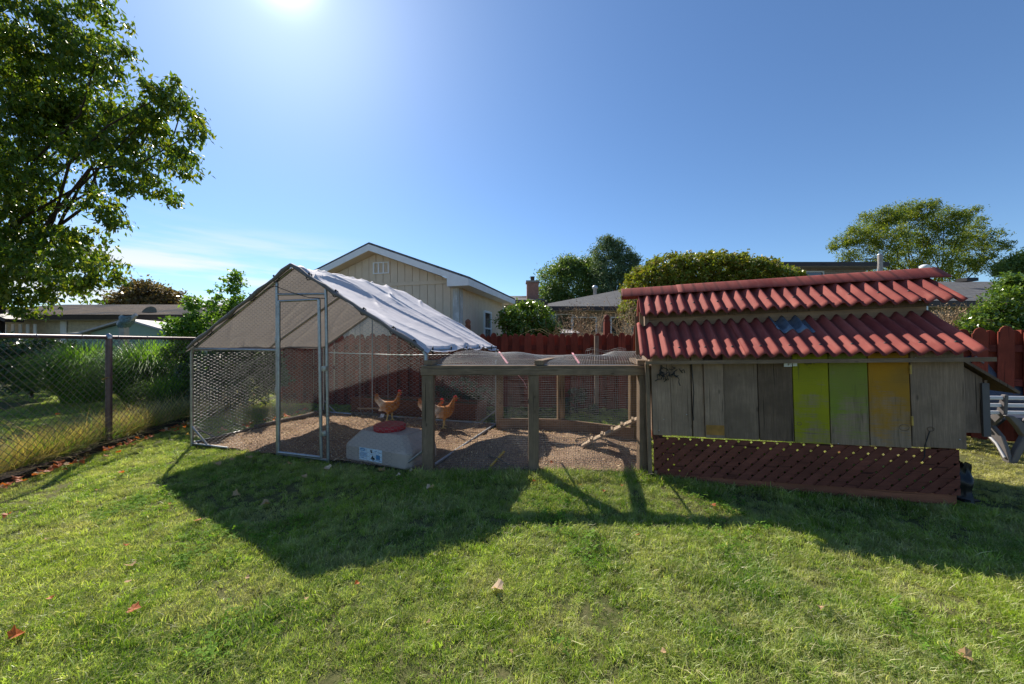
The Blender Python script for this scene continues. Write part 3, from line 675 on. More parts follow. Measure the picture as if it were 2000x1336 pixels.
    hexwire('poultry_netting', fr(0, 0, 0, 1, 0), [(0, .03), (TD, .03), (TD, EZ), (0, EZ)], a, t, M['wire'])
    hexwire('poultry_netting', fr(TW, 0, 0, 1, 0), [(0, .42), (.9, .75), (TD, .28), (TD, EZ), (0, EZ)], a, t, M['wire'])
    # the tarp: two wrinkled slopes and a fold over the ridge
    m, n = 240, 170; V = []
    L = math.hypot(xm, RZ-EZ)
    for i in range(m+1):
        s = (i/m)*2-1                                    # -1 left eave .. 1 right eave
        for j in range(n+1):
            q = j/n; x = xm+s*(xm+.045); y = -.04+q*(TD+.08)
            z = RZ-abs(s)*(RZ-EZ+.03)+.028
            if abs(s) < .05: z -= (.05-abs(s))*.35
            bay = abs(math.sin(q*math.pi*2))**.8; e = abs(s)
            z -= .035*bay*math.sin(min(1, e)*math.pi)
            # front and back hems pulled in between the ties
            sx = x*(1 if s > 0 else -1)
            rg_ = lambda a, b, c, k, p: max(0, 1-abs(noise.noise(Vector((a, b, c))))*k)**p
            big = noise.noise(Vector((x*1.1+5, y*1.3, 2)))
            f1 = rg_(sx*.55+y*.25, y*2.3-sx*.55, 4.1, 4.2, 3); f2 = rg_(sx*1.1-y*.9+7, y*1.0+sx*1.5, 9.2, 5, 3)*max(0, .35+noise.noise(Vector((x*1.3, y*1.5, 6)))*1.6); f3 = rg_(sx*.4+3, y*5.2+sx*.6, 1.7, 3.5, 3)*max(0, noise.noise(Vector((x*.9, y*.9, 16)))*2)
            z += .026*f1+.028*f2+.012*f3+.022*big+.003*noise.noise(Vector((x*9, y*9, 2)))
            if q < .02 or q > .98: z -= .03
            if s < -.93 or s > .97: z -= .02*abs(math.sin(q*9))+.01
            yy = y+.012*math.sin(e*22)*(1 if q < .5 else -1)*max(0, 1-min(q, 1-q)*18)
            if s < 0 and e > .9: x += (.05)*(e-.9)*10*abs(math.sin(q*8))*.5
            if s < 0 and e > .8: z += .0
            V.append(T(x, yy, z)-cvt)
    Q = np.array([[i*(n+1)+j, (i+1)*(n+1)+j, (i+1)*(n+1)+j+1, i*(n+1)+j+1] for i in range(m) for j in range(n)])
    # drop the cloth's left lower corner a little short of the eave, as it is pulled up there
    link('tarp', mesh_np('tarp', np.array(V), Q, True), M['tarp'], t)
    for s in (-1, 1):
        pts = [T(xm+s*xm*k/14, -.045, RZ-(RZ-EZ)*k/14+.01+.008*math.sin(k*2.1)) for k in range(15)]
        MB().tube(pts, [.02+.006*math.sin(k*1.7) for k in range(15)], 7).build('rolled_hem', M['tarp_hem'] if s < 0 else M['tarp_hem'], t, True)
        for k in (2, 5, 8, 11, 13):
            c = T(xm+s*xm*k/14, -.03, RZ-(RZ-EZ)*k/14)
            mb = MB(); mb.tube([c+Vector((math.cos(a)*.03, math.sin(a)*.01, math.sin(a)*.036)) for a in np.linspace(0, 6, 8)], .0055, 5); mb.lathe(c+Vector((.012*s, -.02, .03)), [(.004, -.012), (.013, 0), (.004, .012)], 8)
            mb.build('ball_bungee', M['black'], t, True)
    for k in (.1, .5, .9, 1.3, 1.75):
        c = T(TW+.02, k, EZ+.0); mb = MB(); mb.tube([c+Vector((0, math.cos(a)*.02, math.sin(a)*.035)) for a in np.linspace(0, 6, 8)], .005, 5); mb.build('ball_bungee', M['black'], t, True)
    MB().tube([T(xm-.42, -.02, RZ-.24), T(xm-.25, -.02, RZ-.20), T(xm-.05, -.02, RZ-.27), T(xm+.2, -.02, RZ-.34), T(xm+.42, -.02, RZ-.36)], .004, 5).build('cord', M['black'], t, True)
walkin()

def inside():
    # log edging, white fence tags, swing, feeder, sticks
    for (p, q, r, lb) in ((T(.05, .75), T(.10, 1.95), .045, 'split grey log lying along the left base of the walk-in coop'), (T(.12, .05), T(.08, .72), .02, 'thin weathered pole lying at the left front base of the walk-in coop')):
        mb = MB(); pts = [p.lerp(q, i/6)+Vector((.015*noise.noise(Vector((i, 1, 1))), 0, .055+.01*noise.noise(Vector((i*1.3, 2, 2))))) for i in range(7)]
        o = mb.tube(pts, [r*(1+.2*noise.noise(Vector((i*.9, 5, 1)))) for i in range(7)], 9).build('log', M['log']); tag(o, lb, 'log')
    o = MB().tube([T(.7, TD-.12, .05), T(1.0, TD-.1, .06), T(1.35, TD-.2, .055), T(1.75, TD-.25, .06)], [.04, .05, .045, .03], 8).build('log', M['log']); tag(o, 'rough log on the dirt at the back of the walk-in coop', 'log')
    t = thing('perch_swing', 'hanging wooden perch swing in front of the lattice planter', 'swing', at(732, 797, 5.75))
    a, b = at(703, 797, 5.75), at(758, 797, 5.75); MB().tube([a-Vector((.04, 0, 0)), b+Vector((.04, 0, 0))], .014, 8).build('perch', M['pale_wood'], t, True)
    for p in (a, b): MB().tube([p, Vector((p.x, p.y, 1.62))], .0045, 5).build('cord', M['wire'], t, True)
    MB().tube([a, a+Vector((.02, 0, -.07)), a+Vector((.07, 0, -.17))], .005, 5).build('cord', M['wire'], t, True)
    # feeder tub
    t = thing('feed_tub', 'beige plastic poultry feed tub with round red lid inside the coop', 'feed tub', (-1.28, 3.80, .0), R(-24)); Mw = bpy_world[t.name]
    mb = MB(); a, b = .44, .235; lv = [(a*.97, b*.97, .02), (a, b, .04), (a*1.0, b, .17), (a*.97, b*.95, .195), (a*.70, b*.66, .318), (a*.68, b*.64, .325)]
    vs = []; fs = []; ch = .05
    for (x, y, z) in lv:
        for (sx, sy, m_) in ((1, -1, 0), (1, 1, 0), (-1, 1, 0), (-1, -1, 0)):
            if (sx, sy) in ((1, -1), (-1, 1)): vs += [(sx*(x-ch), sy*y, z), (sx*x, sy*(y-ch), z)]
            else: vs += [(sx*x, sy*(y-ch), z), (sx*(x-ch), sy*y, z)]
    k = 8
    for i in range(len(lv)-1):
        for j in range(k): fs.append((i*k+j, i*k+(j+1) % k, (i+1)*k+(j+1) % k, (i+1)*k+j))
    fs += [tuple(range(k))[::-1], tuple((len(lv)-1)*k+j for j in range(k))]
    mb.add(vs, fs); mb.build('body', M['tub'], t, bevel=.012)
    MB().lathe((-.02, 0, .325), [(.15, -.01), (.163, 0), (.165, .045), (.155, .055), (.14, .052)], 28).build('lid', M['lid'], t)
    MB().box((-.02, 0, .02), (.5, .3, .04)).build('base', M['greywall'], t)
    lb = MB().box((-.05, -b-.0022, .115), (.30, .004, .125)).build('label', M['label_w'], t)
    for (x, z, wd, h) in ((-.155, .165, .07, .009), (-.155, .150, .06, .007), (-.14, .128, .10, .003), (-.14, .119, .10, .003), (-.15, .110, .08, .003), (-.14, .101, .10, .003), (-.145, .092, .09, .003), (-.16, .078, .04, .006), (.05, .10, .05, .045), (.065, .15, .04, .004), (0.02, .158, .03, .004), (.055, .070, .06, .004)):
        MB().box((x, -b-.0052, z), (wd, .002, h)).build('print', M['label_b'], lb)
    MB().prism([(-.045, .075), (-.03, .10), (-.02, .112), (-.012, .095), (.01, .085), (.008, .075), (-.01, .072), (-.012, .06), (-.018, .06), (-.02, .072)], -b-.0062, -b-.0042, lambda x, y, s: (x, s, y)).build('print', M['black'], lb)
    MB().prism([(-.05, .165), (-.035, .17), (-.03, .15), (-.022, .145), (-.03, .135), (-.045, .14)], -b-.0062, -b-.0042, lambda x, y, s: (x, s, y)).build('print', M['black'], lb)
    # white scrap, yellow stick
    o = leaf_mesh('feather', np.array([[-2.07, 5.55, .09], [-2.08, 5.54, .07], [-2.05, 5.56, .08]]), .09, RNG, M['white'], None, 0, .8, .4); del o['kind']; tag(o, 'scruffy white feather on the dirt left of the nearest red hen', 'feather')
    a = gnd(958, 921); b = gnd(985, 905); o = MB().beam((a.x, a.y, dz(a.x, a.y)+.01), (b.x, b.y, dz(b.x, b.y)+.05), .02, .012).build('stick', M['yellow']); tag(o, 'yellow painted stick on the dirt of the timber run', 'stick')
    rg = random.Random(3)
    for i, (x0, y0, x1, y1, lb) in enumerate(((860, 838, 930, 850, 'bent twig on the dirt behind the left post of the timber run'), (950, 905, 1000, 925, 'thin broken twig beside the yellow stick'), (1065, 900, 1060, 860, 'thin twig on the dirt right of the middle run post'), (1120, 873, 1165, 862, 'short brown twig near the foot of the chicken ramp'))):
        a, b = gnd(x0, y0), gnd(x1, y1); pts = []
        for k in range(6):
            p = a.lerp(b, k/5); p.x += rg.uniform(-.03, .03); p.z = dz(p.x, p.y)+.012+rg.uniform(0, .02); pts.append(p)
        o = MB().tube(pts, [.009, .008, .008, .006, .005, .003], 5).build('twig', M['log']); tag(o, lb, 'twig')
inside()

# ================================================================== hens
def hen(loc, rz, scale, label, head_turn=0., neck_up=0., group='red hens in the coop'):
    t = thing('hen', label, 'hen', loc, rz, group)
    t.scale = (scale,)*3
    E = []; V = []; RD = []
    def add(p, r, par=None):
        V.append(p); RD.append(r if isinstance(r, tuple) else (r, r))
        if par is not None: E.append((par, len(V)-1))
        return len(V)-1
    h = head_turn
    b0 = add((0, 0, .205), (.092, .094)); b1 = add((.055, 0, .215), (.084, .088), b0); b2 = add((.105, 0, .25), (.060, .063), b1)
    n1 = add((.125, 0, .298+neck_up*.3), .038, b2); n2 = add((.135, h*.01, .345+neck_up*.7), .024, n1); hd = add((.150, h*.02, .385+neck_up), (.023, .023), n2); bk = add((.176, h*.035, .383+neck_up), .011, hd)
    r1 = add((-.055, 0, .22), (.078, .084), b0); r2 = add((-.105, 0, .25), (.045, .055), r1); tl = add((-.15, 0, .305), (.016, .045), r2); t2 = add((-.175, 0, .35), (.009, .035), tl)
    for s in (-1, 1):
        th = add((.0, s*.042, .15), .038, b0); sh = add((.012+.02*s, s*.042, .105), .014, th); an = add((.005+.03*s, s*.044, .02), .0085, sh)
        for (dx, dy) in ((.045, 0), (.035, .025), (.035, -.025), (-.025, 0)): add((.005+.03*s+dx, s*.044+dy, .008), .005, an)
    me = bpy.data.meshes.new('hen_body'); me.from_pydata(V, E, []); 
    o = bpy.data.objects.new('body', me); COL.objects.link(o); o.parent = t; me.materials.append(M['hen'])
    md = o.modifiers.new('skin', 'SKIN'); md.use_smooth_shade = True
    for i, sv in enumerate(me.skin_vertices[0].data): sv.radius = RD[i]; sv.use_root = (i == 0)
    sb = o.modifiers.new('sub', 'SUBSURF'); sb.levels = 2; sb.render_levels = 2
    hx, hy, hz = .150, h*.02, .385+neck_up
    pr = [(hx-.028, hz+.01), (hx-.024, hz+.032), (hx-.016, hz+.026), (hx-.010, hz+.042), (hx-.002, hz+.030), (hx+.006, hz+.044), (hx+.012, hz+.028), (hx+.020, hz+.034), (hx+.026, hz+.012), (hx+.01, hz+.014)]
    MB().prism(pr, hy-.005, hy+.005, lambda x, y, s: (x, s, y)).build('comb', M['comb'], t, bevel=.002)
    for s in (-1, 1): MB().prism([(hx+.012, hz-.010), (hx+.022, hz-.014), (hx+.020, hz-.036), (hx+.010, hz-.040), (hx+.004, hz-.022)], hy+s*.010-.003, hy+s*.010+.003, lambda x, y, q: (x, q, y)).build('wattle', M['comb'], t, bevel=.0015)
    MB().add([(hx+.018, hy*1.4-.006, hz), (hx+.018, hy*1.4+.006, hz), (hx+.018, hy*1.4, hz+.009), (hx+.046, hy*1.8, hz-.006), (hx+.018, hy*1.4, hz-.007)], [(0, 3, 2), (2, 3, 1), (1, 3, 4), (4, 3, 0), (0, 2, 1, 4)]).build('beak', M['beak'], t)
    for s in (-1, 1): MB().lathe((hx+.008, hy+s*.0195, hz+.004), [(.001, -.004), (.004, 0), (.001, .004)], 8).build('eye', M['eye'], t)
    mb = MB()
    for k in range(9):
        f = (k-4)/4; y = f*.028; z1 = .395-.05*abs(f)+.01*math.sin(k*2); mb.prism([(-.10, .24), (-.12, .285), (-.165-.012*math.sin(k), z1), (-.195, z1-.012), (-.185, z1-.05), (-.13, .23)], y-.0025, y+.0025, lambda x, z, s, f=f: (x, s*(1+max(0, (z-.24))*4), z))
    mb.build('tail_feathers', M['hen'], t)
    for s in (-1, 1):
        mb = MB()
        for k in range(4): mb.prism([(.05-.02*k, .245-.010*k), (-.01-.02*k, .262-.010*k), (-.085-.014*k, .235-.016*k), (-.105-.010*k, .210-.016*k), (-.03-.01*k, .205-.016*k), (.03-.02*k, .215-.012*k)], s*(.071-.003*k), s*(.079-.003*k), lambda x, z, q: (x, q, z))
        mb.build('wing', M['hen'], t, bevel=.003)
    return t
hp = at(760, 824, 5.45); hen((hp.x, hp.y, dz(hp.x, hp.y)-.002), R(8), 1.06, 'red hen with raised pale tail, leftmost and standing alone beneath the perch swing', -1, .03)
hp = at(866, 828, 5.05); hen((hp.x, hp.y, dz(hp.x, hp.y)-.002), R(35), 1.08, 'golden red hen looking right, rightmost of the three hens', -2, .0)
hp = at(843, 824, 5.2); hen((hp.x, hp.y, dz(hp.x, hp.y)-.002), R(0), 1.0, 'red hen half hidden behind the left post of the timber run', 0, -.015)

# ================================================================== timber run
def wiregrid(name, P00, P10, P11, P01, cu, cv, parent, mat, r=.0009, bulge=None, seg=1, skip=None):
    P = [np.array(p, float) for p in (P00, P10, P11, P01)]
    LU = np.linalg.norm(P[1]-P[0]); LV = np.linalg.norm(P[3]-P[0]); nu = int(LU/cu); nv = int(LV/cv)
    def f(u, v):
        u = u[:, None]; v = v[:, None]; Q = P[0]*(1-u)*(1-v)+P[1]*u*(1-v)+P[2]*u*v+P[3]*(1-u)*v
        if bulge: Q = Q+bulge(u[:, 0], v[:, 0])
        return Q
    A = []; B = []
    for i in range(nu+1):
        t = np.arange(seg)/seg; A.append(f(np.full(seg, i/nu), t)); B.append(f(np.full(seg, i/nu), t+1/seg))
    for j in range(nv+1):
        t = np.arange(seg)/seg; A.append(f(t, np.full(seg, j/nv))); B.append(f(t+1/seg, np.full(seg, j/nv)))
    V, Q = prisms(np.concatenate(A), np.concatenate(B), r)
    if parent is not None: V = V-np.array(bpy_world[parent.name].translation)
    return link(name, mesh_np(name, V, Q), mat, parent, 'stuff')

def run():
    t = thing('timber_run', 'low timber framed chicken run with wire panels joining both coops', 'chicken run', (.24, 4.1, 0))
    Y = 3.39
    for x, w_ in ((-.79, .105), (.203, .097), (1.245, .105)): MB().box((x, Y, .46), (w_, .09, .955)).build('post', M['post_wood'], t, True, .004)
    MB().box((.235, Y-.002, .972), (2.175, .1, .068)).build('top_beam', M['post_wood_x'], t, True, .004)
    MB().box((.225, Y+.004, 1.0185), (2.14, .11, .023)).build('top_board', M['post_wood_x'], t, True, .003)
    MB().box((.22, Y+.05, 1.034), (1.9, .012, .006)).build('staple_strip', M['zinc'], t, True)
    bp = [(-.17, 5.06), (.68, 5.0), (1.52, 4.49)]
    for (x, y), fx_ in zip(bp, (-.79, .25, 1.22)):
        MB().box((x, y, .49), (.1, .09, .99)).build('post', M['tan_wood'], t, True, .004)
        MB().beam((fx_, Y-.03, 1.056), (x, y+.03, 1.03), .085, .045).build('cross_beam', M['post_wood'], t, True, .003)
    for i, (a, b) in enumerate(zip(bp, bp[1:])):
        MB().beam((a[0], a[1]-.05, .10), (b[0], b[1]-.05, .10), .035, .17).build('base_board', M['tan_wood_x'], t, True, .003)
        MB().beam((a[0], a[1]-.055, .97), (b[0], b[1]-.055, .97), .035, .085).build('back_rail', M['tan_wood_x'], t, True, .003)
    MB().beam((-.74, Y+.06, .0), (1.19, Y+.06, .0), .03, .05).build('base_board', M['tan_wood_x'], t, True)
    w1 = lambda s: (lambda u, v: np.stack([0*u, .008*np.sin(u*9+s)*np.sin(v*6), 0*u], 1))
    for x0, x1 in ((-.74, .155), (.25, 1.195)):
        wiregrid('wire_panel', (x0, Y-.0, .0), (x1, Y, .0), (x1, Y, .945), (x0, Y, .945), .0215, .0215, t, M['wire'], .00065, w1(x0), 12)
        wiregrid('wire_skirt', (x0, Y+.03, .0), (x1, Y+.03, .0), (x1, Y+.03, .34), (x0, Y+.03, .34), .0225, .020, t, M['wire'], .0006, w1(2), 12)
    for a, b in zip(bp, bp[1:]): wiregrid('wire_panel', (*a, .16), (*b, .16), (*b, .99), (*a, .99), .024, .024, t, M['wire'], .0011, w1(1), 10)
    bl = lambda u, v: np.stack([0*u, 0*u, (.085*np.sin(v*np.pi)**.8*(.65+.35*np.cos(u*5.2+.4))+.02*np.sin(u*17+v*5)*np.sin(v*3.14)+.05*np.exp(-((u-.88)/.07)**2)*v)], 1)
    wiregrid('roof_wire', (-.78, Y, 1.04), (1.28, Y, 1.04), (1.50, 4.5, 1.06), (-.17, 5.06, 1.08), .025, .05, t, M['wire'], .0013, bl, 24)
    # a curled offcut of wire at the back right corner
    cur = lambda u, v: np.stack([.0*u, .05*np.cos(v*5), .07*np.sin(v*4.2)+.02*np.sin(u*9)], 1)
    wiregrid('wire_offcut', (.98, 4.75, 1.07), (1.42, 4.5, 1.07), (1.45, 4.62, 1.12), (1.02, 4.9, 1.10), .03, .03, t, M['wire'], .0015, cur, 10)
    # chicken wire flap hanging where the walk-in coop opens into the run
    bx = lambda u, v: None
    def mp(u, v):
        P = np.zeros((len(u), 3)); P[:, 0] = -.50+.33*u/.55+.05*np.sin(v*3); P[:, 1] = 4.62+u*.55+.05*np.sin(v*7); P[:, 2] = .10+v; return P-np.array(bpy_world[t.name].translation)
    hexwire('netting_flap', mp, [(0, 0.02), (.55, .25), (.6, .93), (.35, .93), (.25, .55), (0, .3)], .022, t, M['wire'], .0011)
    for px0, py0, px1, py1 in ((975, 688, 991, 711), (1118, 690, 1131, 711)):
        a = at(px1, py1, 3.45); k = (px0-1000)/F; b = Vector((k*4.6, 4.6, 1.15)); b.z = CAMH-(py0-667)/F*4.6
        pts = [a.lerp(b, i/6)+Vector((0, 0, .012)) for i in range(7)]; mb = MB()
        for p, q in zip(pts, pts[1:]): mb.beam(p, q, .022, .002)
        mb.build('strap', M['pink'], t, True)
    pts = [at(1007, 728, 3.7), at(1015, 735, 3.7), at(1023, 744, 3.7), at(1029, 757, 3.7)]; mb = MB()
    for p, q in zip(pts, pts[1:]): mb.beam(p, q, .004, .022, (0, 1, 0))
    mb.build('strap', M['pink'], t, True)
    # ramp with cleats
    r = thing('chicken_ramp', 'pale wooden chicken ramp with cleats leading up to the red roofed coop', 'ramp', (.8, 4.08, .05))
    a, b = Vector((.80, 4.08, dz(.8, 4.08)+.02)), Vector((1.47, 3.86, .48)); d = (b-a).normalized(); sd = Vector((-d.y, d.x, 0)).normalized(); up = d.cross(sd)*-1
    if up.z < 0: up = -up
    MB().beam(a, b, .15, .02).build('board', M['pale_wood'], r, True)
    for k in (.16, .32, .47, .62, .78, .92):
        c = a.lerp(b, k)+up*.02; MB().beam(c-sd*.07, c+sd*.07, .025, .022).build('cleat', M['pale_wood'], r, True)
run()
# ================================================================== red roofed coop
def coop():
    M4 = Matrix(((CU.x, CW.x, CZ.x, COOP0.x), (CU.y, CW.y, CZ.y, COOP0.y), (CU.z, CW.z, CZ.z, COOP0.z), (0, 0, 0, 1)))
    t = thing('hen_house', 'weathered board hen house with two tiered red corrugated roof on lattice skirt', 'hen house', M4=M4)
    def up(px, w_=0.):          # u on the plane w=w_ seen at pixel column px
        k = (px-1000)/F; b = COOP0+CW*w_; return (b.y*k-b.x)/(CU.x-CU.y*k)
    W1 = 2.155; D = 1.45; z0 = .405; z1 = 1.13
    edges = [(1278, 1315, 'grey_wood', 0, .0), (1315, 1355, 'grey_wood', 0, .003), (1357, 1380, 'grey_wood', .0, .0), (1380, 1418, 'grey_wood', -.022, .0), (1418.5, 1486, 'grey_wood', 0, -.004), (1487, 1555, 'dark_wood', 0, -.006), (1786, 1893, 'grey_wood', 0, -.004)]
    for i, (a, b, m, off, dzz) in enumerate(edges):
        u0, u1 = up(a)+.0012, up(b)-.0012; z1_ = z1 if off == 0 else 1.075
        n = 6; poly = [(u0, z0+dzz), (u1, z0+dzz-.002), (u1, z1_), (u0, z1_)]
        q = MB().prism(poly, off, off+.02, lambda x, y, s: (x, s, y)).build('plank', M[m], t, bevel=.002)
        if off: q['label'] = 'paler narrow board nailed over the joint with a small orange stain at its foot'; st = MB().box(((u0+u1)/2, off-.0015, .475), (u1-u0-.008, .002, .085)).build('stain_patch', M['stain'], q)
        if m == 'dark_wood': q['label'] = 'darkest plank just left of the lime painted door'
    MB().box((up(1368), .03, .75), (.14, .02, .7)).build('batten', M['dark_wood'], t)
    dr = bpy.data.objects.new('door', None); COL.objects.link(dr); dr.parent = t; dr['label'] = 'wide door of lime, green and orange stained boards'
    for a, b, m, lb in ((1555.5, 1625, 'green_paint', 'lime yellow painted door board'), (1626.5, 1702, 'green_paint_worn', 'worn green door board'), (1703.5, 1784, 'orange_paint', 'orange stained door board by the hinges')):
        u0, u1 = up(a)+.001, up(b)-.001; q = MB().prism([(u0, z0-.012), (u1, z0-.014), (u1, z1-.01), (u0, z1-.01)], -.004, .016, lambda x, y, s: (x, s, y)).build('door_board', M[m], dr, bevel=.002); q['label'] = lb
    for z in (.99, .60):
        MB().box((up(1785), -.009, z), (.014, .01, .07)).tube([(up(1785), -.013, z-.035), (up(1785), -.013, z+.035)], .006, 8).build('hinge', M['brass'], dr)
    MB().box((up(1545), -.010, 1.035), (.055, .016, .034)).box((up(1559), -.012, 1.037), (.03, .008, .03)).lathe((up(1548), -.022, 1.03), [(.010, 0), (.010, .012)], 10).build('latch', M['zinc'], dr)
    # faint marker scrawl on the lime board
    cu_ = up(1592); pts = []
    for k in range(46):
        f = k/45; x = cu_-.045+f*.085; z = 1.035+f*.018+.009*math.sin(k*1.25)*(1-.5*f)+(.006*math.sin(k*.5)); pts.append((x, -.0052, z))
    MB().tube(pts, .0011, 4).build('scrawl', M['black'], dr)
    MB().tube([(cu_-.02, -.0052, 1.012), (cu_-.008, -.0052, 1.009)], .0011, 4).build('scrawl', M['black'], dr)
    # knot rings on boards, hooks and cord
    for (px, z, r_, wd) in ((1770, .545, .024, .03), (1822, .540, .016, .02), (1565, .55, .012, .015)):
        mb = MB(); c = (up(px), -.005, z)
        mb.tube([(c[0]+math.cos(a)*wd, -.0045, z+math.sin(a)*r_) for a in np.linspace(0, 6.1, 14)], .0022, 4).build('knot_ring', M['dark_wood'], t)
    MB().tube([(up(1819), -.008, .525), (up(1814), -.012, .48), (up(1808), -.012, .42), (up(1806), -.014, .33), (up(1800), -.014, .30)], .0035, 5).build('cord', M['black'], t)
    MB().tube([(up(1357), -.01, 1.08), (up(1358), -.014, .95), (up(1360), -.012, .8), (up(1357), -.012, .62), (up(1358), -.012, .55)], .004, 5).build('cord', M['black'], t)
    mb = MB(); rg = random.Random(5)
    for k in range(14):
        p = Vector((up(1290+k*3.2), -.015-rg.random()*.03, 1.02-rg.random()*.09)); pts = [p]
        for _ in range(5): p = p+Vector((rg.uniform(-.03, .03), rg.uniform(-.008, .004), rg.uniform(-.035, .02))); p.y = min(-.012, p.y); pts.append(p)
        mb.tube(pts, .004, 4)
    mb.tube([(up(1298), -.02, 1.04), (up(1296), -.022, .99), (up(1293), -.02, .94)], .007, 5); mb.build('netting_scrap', M['black'], t, kind='stuff')
    for (px, z) in ((1300, 1.06), (1345, .60), (1300, .55), (1368, 1.07), (1797, 1.08), (1880, 1.05), (1878, .47), (1640, .40), (1290, .45)):
        MB().lathe((up(px), -.004, z), [(.004, -.003), (.005, 0), (.004, .003)], 6).build('screw', M['zinc'], t)
    # corner strip next to the run, side and back walls, floor, legs
    MB().box((-.035, .02, .50), (.035, .05, 1.12)).build('corner_strip', M['post_wood'], t, bevel=.003)
    MB().box((W1/2, .05, 1.095), (W1+.02, .03, .06)).build('header', M['dark_wood'], t); MB().box((W1/2+.03, -.085, 1.066), (W1+.17, .025, .03)).build('eave_batten', M['post_wood_x'], t)
    MB().box((W1/2, D/2+.01, z0+.01), (W1-.01, D-.06, .025)).build('floor_panel', M['dark_wood'], t)
    MB().box((W1/2, D/2, z0-.03), (W1-.03, .04, .06)).box((.02, D/2, z0-.03), (.04, D-.1, .06)).box((W1-.04, D/2, z0-.03), (.04, D-.1, .06)).build('joist', M['brown_board'], t)
    nb = 8
    for sx, x in ((0, .0), (1, W1-.02)):
        for k in range(nb):
            y0 = .022+(D-.03)*k/nb; y1 = .022+(D-.03)*(k+1)/nb-.002; rz = lambda y: 1.05+.60*min(y+.12, D+.12-y) if y < .38 or y > 1.07 else 1.38+.62*min(y-.28, 1.24-y)
            zt = lambda y: (1.09+.62*min(y+.10, D+.10-y)) if (y < .38 or y > D-.38) else 1.50+.62*min(y-.30, D-.30-y)
            if sx == 0 and k in (3, 4) : zb = .95
            else: zb = z0
            MB().prism([(y0, zb), (y1, zb), (y1, zt(y1)-.03), (y0, zt(y0)-.03)], x+.001, x+.019, lambda a, b, s: (s, a, b)).build('side_board', M['grey_wood'], t)
    for k in range(12):
        u0 = W1*k/12; MB().box((u0+W1/24, D-.01, (z0+1.1)/2), (W1/12-.003, .018, 1.1-z0)).build('back_board', M['grey_wood'], t)
    for x in (.05, W1-.08):
        for y in (.10, D-.06): MB().box((x, y, .18), (.07, .07, .44)).build('leg', M['brown_board'], t)
    # clerestory band
    for y, s in ((.385, 1), (D-.385, -1)):
        MB().box((W1/2+.02, y, 1.455), (W1+.05, .02, .15)).build('clerestory_board', M['tan_wood_x'], t, bevel=.002); MB().box((W1/2+.02, y-.012*s, 1.515), (W1+.06, .03, .05)).build('clerestory_rail', M['dark_wood'], t)
    MB().box((-.05, .385, 1.46), (.04, .04, .20)).build('end_post', M['tan_wood'], t); MB().box((.0, .39, 1.42), (.035, .035, .25)).build('end_post', M['grey_wood'], t)
    MB().box((-.09, .55, 1.15), (.035, .05, .75)).build('end_post', M['dark_wood'], t)
    # corrugated sheets
    P = .1035; AMP = .022
    def sheet(nm, u0, u1, w0, zz0, w1, zz1, mat, off=0., vseg=10, amp=AMP, sag=0.):
        n = int((u1-u0)/P*14); V = []; sl = Vector((0, w1-w0, zz1-zz0)).normalized(); nn = Vector((0, -sl.z, sl.y)) if w1 > w0 else Vector((0, sl.z*1, -sl.y))
        if nn.z < 0: nn = -nn
        for j in range(vseg+1):
            for i in range(n+1):
                u = u0+(u1-u0)*i/n; f = j/vseg; a = amp*math.sin(2*math.pi*u/P)
                wob = .004*noise.noise(Vector((u*2.1, f*2, w0)))+.003*noise.noise(Vector((u*6, f*5, w0+3)))
                V.append(Vector((u, w0+(w1-w0)*f+(.006*noise.noise(Vector((u*3, 0, 4))) if j == 0 else 0), zz0+(zz1-zz0)*f))+nn*(a+off+wob))
        Q = np.array([[j*(n+1)+i, j*(n+1)+i+1, (j+1)*(n+1)+i+1, (j+1)*(n+1)+i] for j in range(vseg) for i in range(n)])
        o = link(nm, mesh_np(nm, np.array(V), Q, True), mat, t); md = o.modifiers.new('thick', 'SOLIDIFY'); md.thickness = .0035; md.offset = -1; return o
    lo = [(-.098, .78), (.725, 1.56), (1.505, 2.217)]; hi = [(-.061, .80), (.745, 1.62), (1.565, 2.385)]
    for k, (a, b) in enumerate(lo):
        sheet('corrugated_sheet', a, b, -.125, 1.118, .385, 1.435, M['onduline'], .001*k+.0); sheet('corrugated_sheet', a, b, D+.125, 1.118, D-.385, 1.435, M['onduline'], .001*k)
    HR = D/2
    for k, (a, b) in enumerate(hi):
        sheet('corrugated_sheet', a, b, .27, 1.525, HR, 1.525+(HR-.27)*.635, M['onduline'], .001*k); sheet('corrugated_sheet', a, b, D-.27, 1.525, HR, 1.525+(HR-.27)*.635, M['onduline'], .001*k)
    sl = .635; rzz = 1.525+(HR-.27)*.635
    sheet('patch_sheet', 1.055, 1.335, .18, 1.118+.305*.6216, .40, 1.4445, M['patch'], .008, 4)
    # ridge cap in two lengths
    for a, b, o_ in ((-.235, .36, 0), (.33, 2.50, .005)):
        V = []; n = 40; pf = [(-.150, -.098), (-.146, -.086), (-.03, -.006), (-.012, .006), (.0, .010), (.012, .006), (.03, -.006), (.146, -.086), (.150, -.098)]
        for i in range(n+1):
            u = a+(b-a)*i/n; fl = .012*max(0, 1-abs(u-2.5)*6)
            for (x, z) in pf: V.append((u, HR+x*(1+fl*5), rzz+.032+o_+z+.006*noise.noise(Vector((u*2.5, x*8, 1)))*abs(x)*8-fl*abs(x)*6))
        m_ = len(pf); Q = np.array([[i*m_+j, (i+1)*m_+j, (i+1)*m_+j+1, i*m_+j+1] for i in range(n) for j in range(m_-1)])
        o = link('ridge_cap', mesh_np('ridge_cap', np.array(V), Q, True), M['onduline'], t); md = o.modifiers.new('thick', 'SOLIDIFY'); md.thickness = .004
